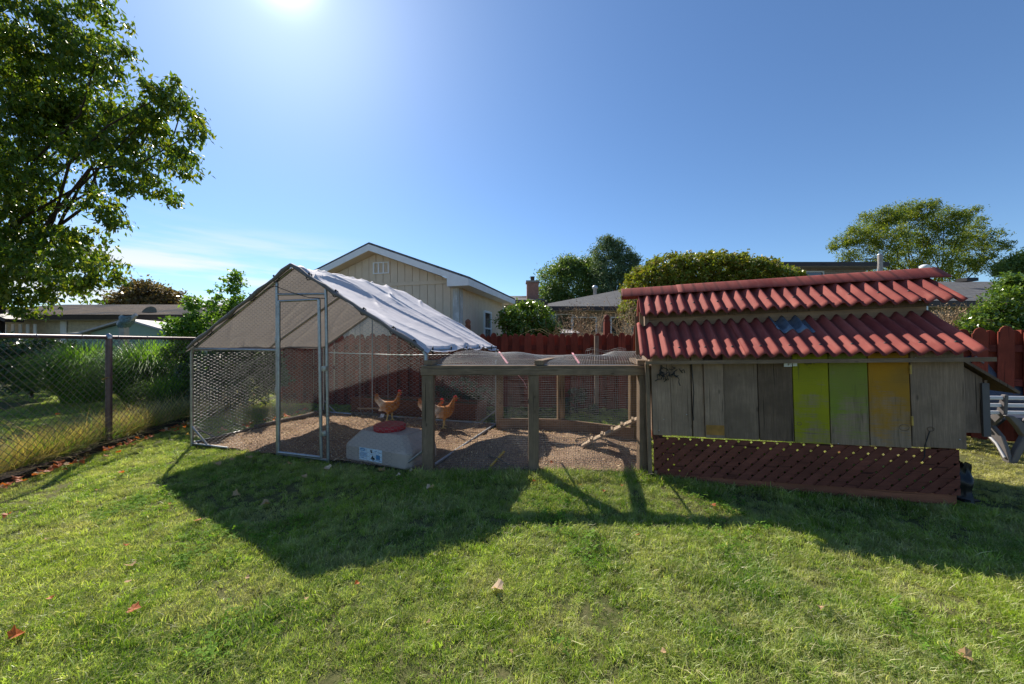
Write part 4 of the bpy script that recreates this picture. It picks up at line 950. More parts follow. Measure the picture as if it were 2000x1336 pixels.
    for k in range(11):
        u = -.0+k*P*2+P*.25; f = .30
        MB().lathe((u+.0, .27+.12, 1.525+.12*sl+AMP+.002), [(.011, -.002), (.011, .003), (.005, .007)], 8).build('roof_nail', M['black'], t)
        MB().lathe((u, -.04, 1.118+.085*.62+AMP+.002), [(.011, -.002), (.011, .003), (.005, .007)], 8).build('roof_nail', M['black'], t)
        if k < 10: MB().lathe((u+P, HR-.115, rzz+.032-.075), [(.010, -.002), (.010, .004), (.004, .008)], 8).build('roof_nail', M['black'], t)
    # lattice skirt
    def lat(u0, u1, za, zb, w_, parent, mat, flip=1):
        rect = [(u0, za), (u1, za), (u1, zb), (u0, zb)]; pitch = .0665; wd = .0495; r2 = math.sqrt(.5)
        for sg, ww in ((1, w_), (-1, w_+.0065)):
            nx, ny = (-r2*sg, r2)     # strip normal
            cs = [nx*x+ny*y for x, y in rect]; c = min(cs)-.01
            while c < max(cs):
                poly = clip_half(clip_half(list(rect), nx, ny, c+wd), -nx, -ny, -c)
                if len(poly) >= 3 and max(p[0] for p in poly)-min(p[0] for p in poly) > .01:
                    MB().prism(poly, ww, ww+.006, lambda x, y, s: (x, s, y)).build('lattice_slat', mat, parent)
                c += pitch
    lat(.0, 2.12, .052, .388, .004, t, M['lattice'])
    MB().box((1.06, .028, .018), (2.08, .035, .082)).build('base_board', M['brown_board'], t); MB().box((.012, .03, .02), (.024, .06, .12)).build('stub_post', M['tan_wood'], t)
    MB().box((1.1, D-.03, .35), (2.1, .03, .10)).build('back_rail', M['brown_board'], t)
    # nest box on the right-hand end
    nbx = bpy.data.objects.new('nest_box', None); COL.objects.link(nbx); nbx.parent = t; nbx['label'] = 'lean-to nest box with a sloping lid on the right hand end'
    for k in range(3):
        u0 = 2.16+k*.145; z_ = lambda u: 1.26-.80*(u-2.16)-.03
        MB().prism([(u0, .425), (u0+.143, .425), (u0+.143, z_(u0+.143)), (u0, z_(u0))], .46, .478, lambda x, y, s: (x, s, y)).build('plank', M['grey_wood'], nbx)
        MB().prism([(u0, .425), (u0+.143, .425), (u0+.143, z_(u0+.143)), (u0, z_(u0))], .98, .998, lambda x, y, s: (x, s, y)).build('plank', M['grey_wood'], nbx)
    MB().box((2.607, .73, .64), (.018, .56, .45)).build('end_board', M['grey_wood'], nbx); MB().box((2.60, .452, .62), (.045, .02, .44)).build('corner_strip', M['resin'], nbx)
    MB().box((2.38, .73, .43), (.44, .5, .018)).build('floor_panel', M['dark_wood'], nbx)
    MB().beam((2.17, .72, 1.255), (2.78, .72, .767), .62, .02, (0, 0, 1)).build('lid', M['dark_wood'], nbx)
coop()
o = thing('plastic_sheet', 'crumpled black plastic sheet at the right hand end of the lattice skirt', 'plastic sheet', COOP0+CU*2.19+CW*.04)
def crumple():
    V = []; n = 18
    for i in range(n+1):
        for j in range(13):
            a = i/n*math.pi*1.9; z = j/12; r = .06*(1-.45*z)+.03*noise.noise(Vector((i*.6, z*3, 2))); V.append((r*math.cos(a)+.02*z, r*1.6*math.sin(a)+.08, z*(.27+.04*noise.noise(Vector((i*.5, 0, 1))))))
    Q = np.array([[i*13+j, (i+1)*13+j, (i+1)*13+j+1, i*13+j+1] for i in range(n) for j in range(12)])
    link('sheet', mesh_np('sheet', np.array(V), Q), M['blackplastic'], o)
    MB().box((.0, .08, .01), (.12, .2, .012)).build('fold', M['blackplastic'], o)
crumple()

# ================================================================== red picket fence
def fence():
    def picket_mesh(h, wd=.137, th=.018):
        pts = [(-wd/2, 0), (wd/2, 0), (wd/2, h-.075)]
        pts += [(wd/2-.012, h-.070)]
        for a in np.linspace(.35, math.pi-.35, 7): pts.append((math.cos(a)*(wd/2-.012), h-.075+math.sin(a)*.075))
        pts += [(-wd/2+.012, h-.070), (-wd/2, h-.075)]
        return pts
    def make(nm, label, A, B, h, left_gap=None):
        A, B = Vector(A), Vector(B); d = (B-A).normalized(); n = Vector((-d.y, d.x, 0)); L = (B-A).length
        t = thing('picket_fence', label, 'fence', A, math.atan2(d.y, d.x))
        pk = {}
        for hh in (h, h-.03):
            mb = MB(); mb.prism(picket_mesh(hh), -.009, .009, lambda x, y, s: (x, s, y)); pk[hh] = mb
        meshes = {}
        k = 0; x = .07; rg = random.Random(9)
        while x < L:
            front = k % 2 == 0; key = h if front else h-.03
            if key not in meshes:
                o = pk[key].build('picket', M['red_board'], t, bevel=.003); meshes[key] = o.data
            else: o = link('picket', meshes[key], None, t); md = o.modifiers.new('bevel', 'BEVEL'); md.width = .003; md.segments = 1; md.limit_method = 'ANGLE'
            o.location = (x+rg.uniform(-.004, .004), -.0285 if front else .0285, rg.uniform(-.012, .012)+.03); o.rotation_euler = (0, rg.uniform(-.008, .008), 0)
            x += .108; k += 1
        for z in (h-.24, .75, .18):
            MB().box((L/2, 0, z), (L, .038, .085)).build('rail', M['red_rail'], t)
        for px in np.arange(0, L+.1, 2.3):
            MB().box((px, .09, h/2-.02), (.09, .09, h+.02)).build('post', M['red_board'], t)
        return t
    make('a', 'red shadowbox picket fence running behind the walk-in coop and the timber run', (-4.72, 7.2, 0), (2.25, 6.55, 0), 1.385)
    make('b', 'red picket fence running on behind the hen house towards the grey bench', (2.25, 6.55, 0), (8.6, 3.1, 0), 1.41)
    for (px, py, Y, lb) in ((1185, 613, 6.75, 'tall red gate post with rounded finial behind the run'), (914, 622, 7.3, 'brown post finial poking up beside the right edge of the tarp')):
        p = at(px, py, Y); t = thing('finial_post', lb, 'post', (p.x, p.y, 0)); m = M['red_board'] if Y < 7 else M['brown_board']
        MB().box((0, 0, (p.z-.14)/2), (.105, .105, p.z-.14)).build('post', m, t, bevel=.004)
        MB().lathe((0, 0, p.z-.14), [(.055, 0), (.058, .015), (.045, .03), (.056, .06), (.055, .09), (.038, .12), (.012, .138)], 14).build('finial', m, t)
    p = at(1165, 655, 6.3); MB().box((p.x, p.y, .68), (.07, .05, 1.36)).build('stake', M['grey_wood']).name; tag(bpy.context.scene.objects['stake'], 'grey weathered stake standing in front of the red fence', 'stake')
    # lattice planter
    a, b = Vector((-2.83, 6.30, 0)), Vector((-.55, 5.60, 0)); d = (b-a).normalized(); L = (b-a).length
    t = thing('planter_box', 'long brown lattice faced planter box behind the walk-in coop', 'planter', a, math.atan2(d.y, d.x))
    MB().box((L/2, .02, .14), (L, .03, .27)).build('front_board', M['brown_board'], t); MB().box((L/2, .4, .14), (L, .03, .27)).build('back_board', M['brown_board'], t)
    for x in (.015, L-.015): MB().box((x, .21, .14), (.03, .35, .27)).build('end_board', M['brown_board'], t)
    for z in (.265, .035): MB().box((L/2, -.006, z), (L, .02, .03)).build('trim', M['brown_board'], t)
    c = 0
    while c < L-.1:
        poly = clip_half(clip_half([(0, .05), (L, .05), (L, .25), (0, .25)], -.707, .707, -c*.707+.05), .707, -.707, c*.707-.05+.038)
        if len(poly) > 2: MB().prism(poly, -.004, .004, lambda x, y, s: (x, s, y)).build('lattice_slat', M['brown_board'], t)
        c += .095
    MB().box((L/2, .21, .20), (L-.08, .34, .06)).build('soil', M['soil'], t)
fence()

# ================================================================== bench and chair at the right
def bench():
    t = thing('garden_bench', 'bench with three pale slats and curved grey resin legs right of the hen house', 'bench', (5.53, 3.75, 0), R(-5)); n = -.52
    for z, y in ((.665, -.03), (.585, -.015), (.505, .0)): MB().box((.35, y, z), (1.75, .026, .038)).build('backrest_slat', M['white_slat'], t, bevel=.006)
    for k in range(4): MB().box((.35, .10+.10*k, .43-.006*k), (1.72, .075, .025)).build('seat_slat', M['slatgrey'], t, bevel=.005)
    for x in (-.38, 1.05):
        f = lambda p: (lambda a, b, s: (s, a, b))
        g = lambda a, b, s: (s, a, b)
        lg = bpy.data.objects.new('leg_frame', None); COL.objects.link(lg); lg.parent = t
        MB().prism([(-.10, 0), (-.04, 0), (.02, .14), (.12, .25), (.28, .33), (.42, .36), (.42, .43), (.24, .42), (.05, .36), (-.03, .26), (-.07, .13)], x-.02, x+.02, g).build('front_leg', M['resin'], lg, bevel=.006)
        MB().prism([(.56, 0), (.50, 0), (.42, .14), (.34, .24), (.20, .32), (.06, .34), (-.05, .50), (-.06, .70), (-.02, .70), (.02, .52), (.12, .40), (.30, .36), (.46, .22)], x-.018, x+.018, g).build('rear_leg', M['resin'], lg, bevel=.006)
        mb = MB(); mb.tube([(x-.025, -.06, .05), (x-.025, .01, .18), (x-.025, .12, .29), (x-.025, .32, .36)], .012, 6); mb.build('rib', M['white_slat'], lg)
    # a leg seen face-on as in the photograph: two diverging arms of one foot
    mb = MB(); lg = bpy.data.objects.new('end_leg', None); COL.objects.link(lg); lg.parent = t
    fr = lambda a, b, s: (a, s, b)
    MB().prism([(-.40, .0), (-.33, .0), (-.27, .13), (-.17, .24), (.0, .31), (.22, .30), (.22, .36), (.0, .38), (-.18, .33), (-.24, .40), (-.36, .49), (-.42, .49), (-.33, .38), (-.27, .28), (-.34, .14), (-.37, .06)], -.10, -.05, fr).build('foot', M['resin'], lg, bevel=.006)
    MB().prism([(-.27, .44), (-.20, .49), (-.10, .36), (-.16, .33)], -.09, -.06, fr).build('arm', M['resin'], lg, bevel=.004)
    c = thing('reclined_chair', 'slate grey slatted chair back leaning behind the pale bench slats', 'chair', (6.25, 4.35, 0), R(-8))
    for k in range(5):
        x = -.55+k*.185; tp = 1.10-.02*abs(k-2)**1.3
        a = Vector((x-.02, .20, tp)); b = Vector((x+.26, -.05, .36)); a += Vector((0, 0, 0)); MB().beam(a, b, .165, .02, (0, 1, .2)).build('back_slat', M['slatgrey'], c, bevel=.006)
    for z, y in ((.95, .14), (.55, -.08)): MB().box((-.08, y+.03, z), (.86, .02, .05)).build('cross_rail', M['slatgrey'], c)
    for k in range(5): MB().box((.12, -.22-.11*k, .36), (.8, .09, .02)).build('seat_slat', M['slatgrey'], c)
    for x in (-.28, .5):
        MB().beam((x, -.62, 0), (x, -.60, .36), .04, .06).build('leg', M['slatgrey'], c); MB().beam((x, .25, 0), (x, -.05, .36), .04, .06).build('leg', M['slatgrey'], c)
    mb = MB(); mb.tube([(-.42, .12, 1.07), (-.40, .10, 1.03), (-.36, .09, .985)], .012, 6).build('clip', M['resin'], c); MB().tube([(-.10, .12, 1.06), (-.08, .10, 1.02), (-.09, .09, .98)], .012, 6).build('clip', M['resin'], c)
bench()
# ================================================================== buildings
def poly_part(nm, pts, mat, parent, th=None, n=None):
    mb = MB(); mb.add(pts, [tuple(range(len(pts)))])
    o = mb.build(nm, mat, parent, True)
    if th: md = o.modifiers.new('thick', 'SOLIDIFY'); md.thickness = th; md.offset = 0
    return o
def window(parent, c, du, wd, h, frame, glass, depth=.04, bars=(.5,), nm='window'):
    """c: centre, du: unit vector along the wall (outside is du x z flipped to camera)"""
    du = Vector(du).normalized(); n = Vector((du.y, -du.x, 0)); ang = math.atan2(du.y, du.x); c = Vector(c)
    w_ = MB(); fw = .055
    for s in (-1, 1): w_.box(c+du*s*(wd/2-fw/2)+n*.02, (fw, depth, h), ang); w_.box(c+Vector((0, 0, s*(h/2-fw/2)))+n*.021, (wd-2*fw, depth, fw), ang)
    for b in bars: w_.box(c+Vector((0, 0, (b-.5)*h))+n*.018, (wd-2*fw, depth*.8, .04), ang)
    f = w_.build(nm, frame, parent, True); bpy_world[f.name] = bpy_world[parent.name]
    MB().box(c+n*.002, (wd-2*fw+.01, .01, h-2*fw+.01), ang).build('pane', glass, f, True); return f

def garage():
    C = Vector((-1.18, 8.0, 0)); df = Vector((-.967, .253, 0)).normalized(); ds = Vector((.253, .967, 0)).normalized()
    W_, D_, HE, HR = 4.24, 3.45, 2.58, 3.36; xm = W_/2
    t = thing('garage', 'beige board sided garage with white trimmed gable behind the coop', 'garage', C+df*xm+ds*D_/2)
    G = lambda x, y, z: C+df*x+ds*y+Vector((0, 0, z))
    rz = lambda x: HE+(HR-HE)*(1-abs(x-xm)/xm)
    n = 22; bw = W_/n
    for k in range(n):
        a, b = k*bw+.006, (k+1)*bw-.006
        MB().prism([(a, 0), (b, 0), (b, HE-.02), (a, HE-.02)], -.016, .0, lambda x, y, s: G(x, s, y)).build('siding_board', M['siding'], t, True)
        tp = [(a, HE+.07), (b, HE+.07), (b, max(HE+.08, rz(b)-.01)), (a, max(HE+.08, rz(a)-.01))]
        if rz((a+b)/2) > HE+.09: MB().prism(tp, -.016, .0, lambda x, y, s: G(x, s, y)).build('gable_board', M['siding'], t, True)
    MB().prism([(0, 0), (W_, 0), (W_, HE), (xm, HR), (0, HE)], .002, .05, lambda x, y, s: G(x, s, y)).build('wall', M['siding'], t, True)
    MB().prism([(0, 0), (W_, 0), (W_, HE), (xm, HR), (0, HE)], D_-.05, D_, lambda x, y, s: G(x, s, y)).build('wall', M['siding'], t, True)
    m = 17; bw = D_/m
    for k in range(m): MB().prism([(k*bw+.006, 0), ((k+1)*bw-.006, 0), ((k+1)*bw-.006, HE-.02), (k*bw+.006, HE-.02)], -.016, 0, lambda x, y, s: G(s, x, y)).build('siding_board', M['siding'], t, True)
    for x in (.002, W_-.05): MB().prism([(0.05, 0), (D_-.05, 0), (D_-.05, HE), (.05, HE)], x, x+.048, lambda a, b, s: G(s, a, b)).build('wall', M['siding'], t, True)
    MB().box(G(W_/2, -.026, HE+.022), (W_, .02, .085), math.atan2(df.y, df.x)).build('trim_band', M['siding'], t, True)
    MB().box(G(.06, -.03, HE/2), (.15, .022, HE), math.atan2(df.y, df.x)).build('corner_board', M['peel'], t, True)
    MB().box(G(-.03, .055, HE/2), (.022, .12, HE), math.atan2(df.y, df.x)).build('corner_board', M['peel'], t, True); MB().box(G(-.03, D_-.03, HE/2), (.022, .07, HE), math.atan2(df.y, df.x)).build('corner_board', M['white'], t, True)
    # roof with overhangs, soffit and fascia
    ov, og = .34, .28; sl = (HR-HE)/xm; ze = HE-sl*ov
    for sgn in (-1, 1):
        xe = xm+sgn*(xm+ov)
        top = [G(xe, -og, ze+.17), G(xe, D_+og, ze+.17), G(xm, D_+og, HR+.17), G(xm, -og, HR+.17)]
        poly_part('roof', top, M['shingle'], t, .045)
        MB().prism([(xe, ze-.0), (xm, HR), (xm, HR+.145), (xe, ze+.145)], -og-.012, -og+.012, lambda x, y, s: G(x, s, y)).build('barge_board', M['white'], t, True)
        MB().prism([(-og, ze), (D_+og, ze), (D_+og, ze+.145), (-og, ze+.145)], xe-.012, xe+.012, lambda a, b, s: G(s, a, b)).build('fascia', M['white'], t, True)
        poly_part('soffit', [G(xe, -og, ze+.01), G(xe, D_+og, ze+.01), G(xm+sgn*xm, D_+og, ze+.01), G(xm+sgn*xm, -og, ze+.01)], M['white'], t, .01)
        poly_part('soffit', [G(xe, -og, ze+.02), G(xe, 0, ze+.02), G(xm, 0, HR+.0), G(xm, -og, HR+.0)], M['siding'], t, .01)
    MB().prism([(-ov, ze+.0), (.16, ze+.0), (.16, ze+.30), (-ov, ze+.14)], -og-.016, .0, lambda x, y, s: G(x, s, y)).build('eave_return', M['white'], t, True)
    window(t, G(-.014, 1.90, 1.62), tuple(ds), .62, .95, M['white'], M['glass'])
    # louvre gable vent
    c = G(xm-.15, -.03, HR-.36); v = MB(); a = math.atan2(df.y, df.x)
    for s in (-1, -.33, .33, 1): v.box(c+df*s*.20, (.03, .03, .26), a)
    for s in (-1, 1): v.box(c+Vector((0, 0, s*.125)), (.43, .032, .025), a)
    f = v.build('gable_vent', M['white'], t, True); bpy_world[f.name] = bpy_world[t.name]
    for k in range(7): MB().box(c+Vector((0, 0, -.10+k*.034))+ds*.01, (.38, .02, .012), a).build('louvre', M['siding'], f, True)
garage()

def hiproof(nm, label, cat, px0, px1, Y0, Y1, ze, zr, wall, roofm, wins=(), over=.5, ridge=.3, gable=False, fas=None, x0=None, x1=None):
    """box house facing the camera; pixel columns give the front corners at depth Y0"""
    xa = (px0-1000)/F*Y0 if x0 is None else x0; xb = (px1-1000)/F*Y0 if x1 is None else x1
    t = thing(nm, label, cat, ((xa+xb)/2, (Y0+Y1)/2, 0)); fas = fas or M['fascia']
    MB().box(((xa+xb)/2, (Y0+Y1)/2, ze/2), (xb-xa, Y1-Y0, ze)).build('wall', wall, t, True)
    o = over; ym = (Y0+Y1)/2; r0 = xa-o+(0 if gable else (Y1-Y0)*ridge); r1 = xb+o-(0 if gable else (Y1-Y0)*ridge)
    E = [(xa-o, Y0-o, ze), (xb+o, Y0-o, ze), (xb+o, Y1+o, ze), (xa-o, Y1+o, ze)]; Rr = [(r0, ym, zr), (r1, ym, zr)]
    for f in ([E[0], E[1], Rr[1], Rr[0]], [E[2], E[3], Rr[0], Rr[1]], [E[1], E[2], Rr[1]], [E[3], E[0], Rr[0]]): poly_part('roof', [tuple(Vector(p)+Vector((0, 0, .10))) for p in f], roofm, t, .06)
    MB().box(((xa+xb)/2, (Y0+Y1)/2, ze-.06), (xb-xa+2*o, Y1-Y0+2*o, .03)).build('soffit', M['creamwall'], t, True)
    MB().box(((xa+xb)/2, Y0-o, ze+.02), (xb-xa+2*o, .03, .17)).build('gutter', fas, t, True)
    for x in (xa-o, xb+o): MB().box((x, ym, ze+.02), (.03, Y1-Y0+2*o, .17)).build('gutter', fas, t, True)
    for (px, py0, py1, wpx) in wins:
        wd = wpx/F*Y0; z1 = CAMH-(py0-667)/F*Y0; z0 = CAMH-(py1-667)/F*Y0; window(t, ((px-1000)/F*Y0, Y0-.005, (z0+z1)/2), (1, 0, 0), wd, z1-z0, M['white'], M['glass'], .06, ())
    return t
b = hiproof('bungalow', 'brick bungalow with grey hip roof behind the fence beyond the dead vines', 'house', 1070, 1600, 17, 26, 2.75, 4.35, M['brick'], M['shingle'], ((1092, 612, 665, 55), (1140, 618, 660, 50), (1215, 618, 665, 46)), .7, .67)
p = at(1162, 575, 21); MB().lathe((p.x, p.y, 3.6), [(.10, 0), (.10, .75), (.16, .78), (.16, .9), (.03, .98)], 12).build('flue', M['zinc'], b, True)
b = hiproof('side_house', 'grey rendered house with a brick chimney glimpsed right of the garage', 'house', 965, 1040, 15, 22, 2.85, 3.5, M['greywall'], M['shingle'], (), .3, .3, x0=-1.0, x1=1.15)
p = at(1040, 590, 15.5); ch = MB().box((p.x, p.y, 3.0), (.5, .5, 1.6)).build('chimney', M['chimney'], b, True); MB().box((p.x, p.y, 3.83), (.58, .58, .08)).build('chimney_cap', M['greywall'], b, True); MB().lathe((p.x, p.y, 3.87), [(.08, 0), (.09, .18), (.12, .2)], 10).build('flue', M['fascia'], b, True)
hiproof('two_storey_house', 'two storey brick house with dark eaves rising behind the clipped hedge', 'house', 1500, 1690, 17, 26, 4.80, 5.75, M['brick'], M['shingle'], ((1577, 529, 565, 62),), .55, .35)
b = hiproof('dark_roof_house', 'low house with a broad dark shingle roof behind the shrub at the right', 'house', 1830, 2250, 13, 23, 2.55, 4.15, M['greywall'], M['shingle'], (), .6, .30, x0=13.6, x1=30)
MB().box((19.8, 15.6, 3.95), (.5, .4, .14)).build('roof_vent', M['black'], b, True)
p = at(1806, 516, 12); fl = thing('metal_flue', 'short round metal flue with cap rising just behind the ridge of the hen house', 'flue pipe', (p.x, p.y, 0)); MB().lathe((0, 0, 0), [(.08, 0), (.08, p.z-.14)], 14).build('pipe', M['zinc'], fl); MB().lathe((0, 0, p.z-.14), [(.12, 0), (.13, .04), (.13, .1), (.06, .14)], 14).build('cap', M['white'], fl)
p = at(1719, 497, 15); pl = thing('utility_pole', 'slim pale pole in front of the big yellow-green tree', 'pole', (p.x, p.y, 0)); MB().lathe((0, 0, 0), [(.10, 0), (.085, p.z)], 10).build('pole', M['tanpost'], pl); MB().lathe((0, 0, p.z), [(.09, 0), (.09, .03), (.02, .06)], 8).build('cap', M['zinc'], pl)
a = at(1719, 502, 15); b2 = at(1030, 549, 32); o = MB().tube([a.lerp(b2, k/10)-Vector((0, 0, .5*math.sin(k/10*math.pi))) for k in range(11)], .012, 4).build('utility_wire', M['black']); tag(o, 'thin dark utility wire sagging across the sky left of the pole', 'wire')
# left-hand neighbours
b = hiproof('long_bungalow', 'long low cream bungalow under a mossy dark roof beyond the left fence', 'house', -120, 350, 14, 21, 2.15, 2.95, M['creamwall'], M['mossroof'], (), .55, .25, x0=-23, x1=-11.8)
for z in np.arange(.3, 2.1, .17): MB().box((-14.6, 13.985, z), (5.4, .03, .155)).build('siding_board', M['creamwall'], b, True)
MB().box((-17.45, 13.95, 1.05), (.22, .05, 2.1)).build('corner_board', M['white'], b, True)
for k in range(11): MB().box((-20.9+k*.28, 13.6, 1.62), (.10, .03, .62)).build('picket', M['white'], b, True)
MB().box((-19.4, 13.62, 1.28), (3.3, .05, .08)).build('rail', M['greywall'], b, True)
poly_part('gable', [(-21.6, 13.0, 2.1), (-18.2, 13.0, 2.1), (-19.9, 13.0, 2.75)], M['siding'], b, .04); MB().beam((-17.9, 12.9, 2.02), (-19.9, 12.9, 2.80), .5, .12).beam((-21.9, 12.9, 2.02), (-19.9, 12.9, 2.80), .5, .12).build('verge', M['fascia'], b, True)
def shed():
    Y0 = 11.5; X = lambda px: (px-1000)/F*Y0; Z = lambda py: CAMH-(py-667)/F*Y0
    t = thing('green_shed', 'pale green gabled shed with pale grey roof beyond the left fence', 'shed', (X(250), Y0+1.5, 0)); xa, xm, xb = X(178), X(258), X(338)
    he, hr = Z(648)-.0, Z(626)
    MB().prism([(xa, 0), (xb, 0), (xb, he), (xm, hr), (xa, he)], Y0, Y0+3.0, lambda x, y, s: (x, s, y)).build('wall', M['greenwall'], t, True)
    dx = -1.15
    poly_part('roof', [(xa-.15+.0, Y0-.2, he-.02), (xm, Y0-.2, hr+.05), (xm+dx, Y0+3.1, hr+.05), (xa-.15+dx, Y0+3.1, he-.02)], M['greyroof'], t, .05)
    poly_part('roof', [(xb+.15, Y0-.2, he-.02), (xm, Y0-.2, hr+.05), (xm+dx, Y0+3.1, hr+.05), (xb+.15+dx, Y0+3.1, he-.02)], M['greyroof'], t, .05)
    MB().box((X(150), Y0+.6, he/2), (.95, .9, he-.02)).build('lean_to', M['greenwall'], t, True); poly_part('lean_to_roof', [(X(112), Y0+.05, Z(652)), (X(180), Y0+.05, Z(648)), (X(205), Y0+1.7, Z(634)), (X(150), Y0+1.7, Z(640))], M['greyroof'], t, .05)
    Y1 = 19; X = lambda px: (px-1000)/F*Y1; Z = lambda py: CAMH-(py-667)/F*Y1
    w_ = thing('white_house', 'white gabled house wall half hidden by leafy branches left of the coop', 'house', (X(350), Y1+2, 0)); MB().prism([(X(292), 0), (X(430), 0), (X(430), Z(640)), (X(335), Z(617)), (X(292), Z(630))], Y1, Y1+4, lambda x, y, s: (x, s, y)).build('wall', M['white'], w_, True)
    poly_part('roof', [(X(290), Y1-.3, Z(630)), (X(335), Y1-.3, Z(615)), (X(335), Y1+4.3, Z(615)), (X(290), Y1+4.3, Z(630))], M['shingle'], w_, .1); poly_part('roof', [(X(435), Y1-.3, Z(640)), (X(335), Y1-.3, Z(615)), (X(335), Y1+4.3, Z(615)), (X(435), Y1+4.3, Z(640))], M['shingle'], w_, .1)
    # satellite dish on the bungalow roof
    p = at(294, 613, 14.2); d = thing('satellite_dish', 'round grey satellite dish above the roof of the long bungalow', 'satellite dish', (p.x, p.y, p.z-.5)); mb = MB(); pr = [(.02, 0), (.15, .012), (.26, .045), (.31, .075)]
    mb.lathe((0, 0, 0), pr, 20); vs = [Matrix.Rotation(R(72), 3, 'X') @ Vector(v)+Vector((0, 0, .5)) for v in mb.v]; mb.v = [tuple(v) for v in vs]; mb.build('dish', M['greywall'], d); MB().tube([(0, .05, -.2), (0, .05, .4)], .03, 8).build('mast', M['galv'], d); MB().tube([(0, 0, .3), (0, -.35, .42)], .015, 6).build('feed_arm', M['galv'], d)
    # wrapped sheet on a pillar
    p = at(242, 637, 9.2); q = thing('wrapped_pillar', 'weathered pillar wrapped at the top in crumpled blue-grey plastic sheeting', 'pillar', (p.x, p.y, 0)); MB().box((0, 0, p.z/2), (.14, .14, p.z)).build('pillar', M['tanpost'], q, bevel=.01)
    V = []; n = 16
    for i in range(n+1):
        for j in range(9):
            a = i/n*2*math.pi; z = j/8; r = .10+.05*math.sin(z*3)+.04*noise.noise(Vector((math.cos(a)*1.5, math.sin(a)*1.5, z*3))); V.append((r*math.cos(a)+z*.12, r*math.sin(a), p.z-.02+z*.30+.06*noise.noise(Vector((math.cos(a)*2, math.sin(a)*2, 5)))))
    link('sheeting', mesh_np('sheeting', np.array(V), np.array([[i*9+j, (i+1)*9+j, (i+1)*9+j+1, i*9+j+1] for i in range(n) for j in range(8)])), M['teal'], q)
    MB().prism([(.02, p.z+.12), (.30, p.z+.34), (.34, p.z+.28), (.12, p.z+.06)], -.03, .03, lambda x, y, s: (x, s, y)).build('flap', M['greyroof'], q)
shed()

# ================================================================== trees and shrubs
def tree(name, label, cat, blobs, leafmat, root, nsub, nleaf, subr, size, seed, trunk_r=.2, droop=.25, aspect=.45, limbs=10, shell=.45, barkm='bark', group=None, fork=None, nbr=26, lr=.2):
    rng = np.random.default_rng(seed); t = thing(name, label, cat, root, 0, group); base = np.array(root)
    C, subs = clumps(blobs, nsub, nleaf, subr, rng, shell)
    leaf_mesh('crown', C-base, size, rng, M[leafmat], t, droop, aspect)
    mb = MB(); fork = Vector(fork) if fork else Vector(root)+Vector((0, 0, max(.3, (min(b[0][2] for b in blobs)-root[2])*.8)))
    r_ = Vector(root); rel = lambda p: Vector(p)-Vector(root)
    mb.tube([rel(r_), rel(r_.lerp(fork, .5)+Vector((trunk_r*.3, 0, 0))), rel(fork)], [trunk_r*1.2, trunk_r, trunk_r*.85], 10)
    for b in blobs[:limbs]:
        c = Vector(b[0]); branches(mb, rel(fork), [rel(c)], trunk_r*lr, rng, .15); 
        near = subs[np.argsort(np.linalg.norm(subs-np.array(c), axis=1))[:max(3, nbr//max(1, len(blobs[:limbs])))]]
        for s_ in near: branches(mb, rel(c), [rel(Vector(s_))], trunk_r*lr*.25, rng, .03, 3, .3)
    mb.build('trunk', M[barkm], t); return t
def B(px, py, Y, rpx, wt=1., ry=None, fl=.85):
    p = at(px, py, Y); r = rpx/F*Y; return ((p.x, p.y, p.z), (r, ry or r, r*fl), wt)
# big tree over the left fence
L1 = [(60, 60, 90), (140, 40, 60), (30, 160, 80), (110, 150, 75), (190, 110, 42), (238, 100, 26), (165, 205, 65), (60, 260, 85), (240, 210, 48), (285, 228, 40), (318, 185, 32), (340, 168, 20), (352, 222, 36), (375, 258, 24), (300, 282, 52), (350, 315, 36), (205, 290, 55), (248, 340, 40), (310, 365, 34), (334, 388, 14), (130, 262, 60), (100, 215, 60), (25, 345, 65), (30, 430, 55), (75, 400, 38), (15, 515, 65), (95, 480, 55), (160, 462, 32), (205, 408, 32), (188, 368, 20), (150, 525, 52), (198, 508, 26), (75, 560, 48), (175, 560, 30), (20, 590, 36), (214, 540, 16), (222, 428, 18), (205, 20, 30), (-60, 100, 100), (-80, 300, 110), (-70, 480, 90)]
rg = random.Random(21); bl = []
for (x, y, r_) in L1:
    Y = 12.0+rg.uniform(-.9, .9); bl.append(B(x, y, Y, r_, (r_/55)**1.9, r_/F*Y*1.2))
tree('shade_tree', 'large leafy shade tree hanging over the left side of the yard', 'tree', bl, 'leafbig', (-19.4, 13, 0), 42, 30, .24, .19, 3, .38, 1.0, .42, 14, .30, fork=(-18.6, 12.8, 3.4), nbr=60, lr=.17)
def shrub(label, blobs, mat, root, nsub, nleaf, subr, size, seed, **k): return tree(k.pop('name', 'shrub'), label, k.pop('cat', 'shrub'), blobs, mat, root, nsub, nleaf, subr, size, seed, k.pop('trunk_r', .03), **k)
g = at(430, 700, 6.9)
shrub('tall bright green leafy shrub rising behind the left rafter of the walk-in coop', [B(400, 640, 6.6, 45, 1.4), B(440, 600, 6.7, 34, .8), B(455, 560, 6.7, 16, .25), B(378, 590, 6.6, 16, .25), B(360, 640, 6.5, 34, .8), B(480, 610, 6.9, 36, .8), B(345, 690, 6.5, 26, .6), B(400, 700, 6.6, 50), B(470, 690, 6.9, 48), B(500, 650, 7.0, 38, .7), B(520, 700, 7.2, 32, .7), B(380, 740, 6.5, 40), B(464, 540, 6.7, 9, .12), B(512, 590, 6.8, 16, .2)], 'leafshrub', (g.x, g.y, 0), 70, 24, .08, .066, 5, aspect=.6, droop=.1, limbs=14, nbr=60)
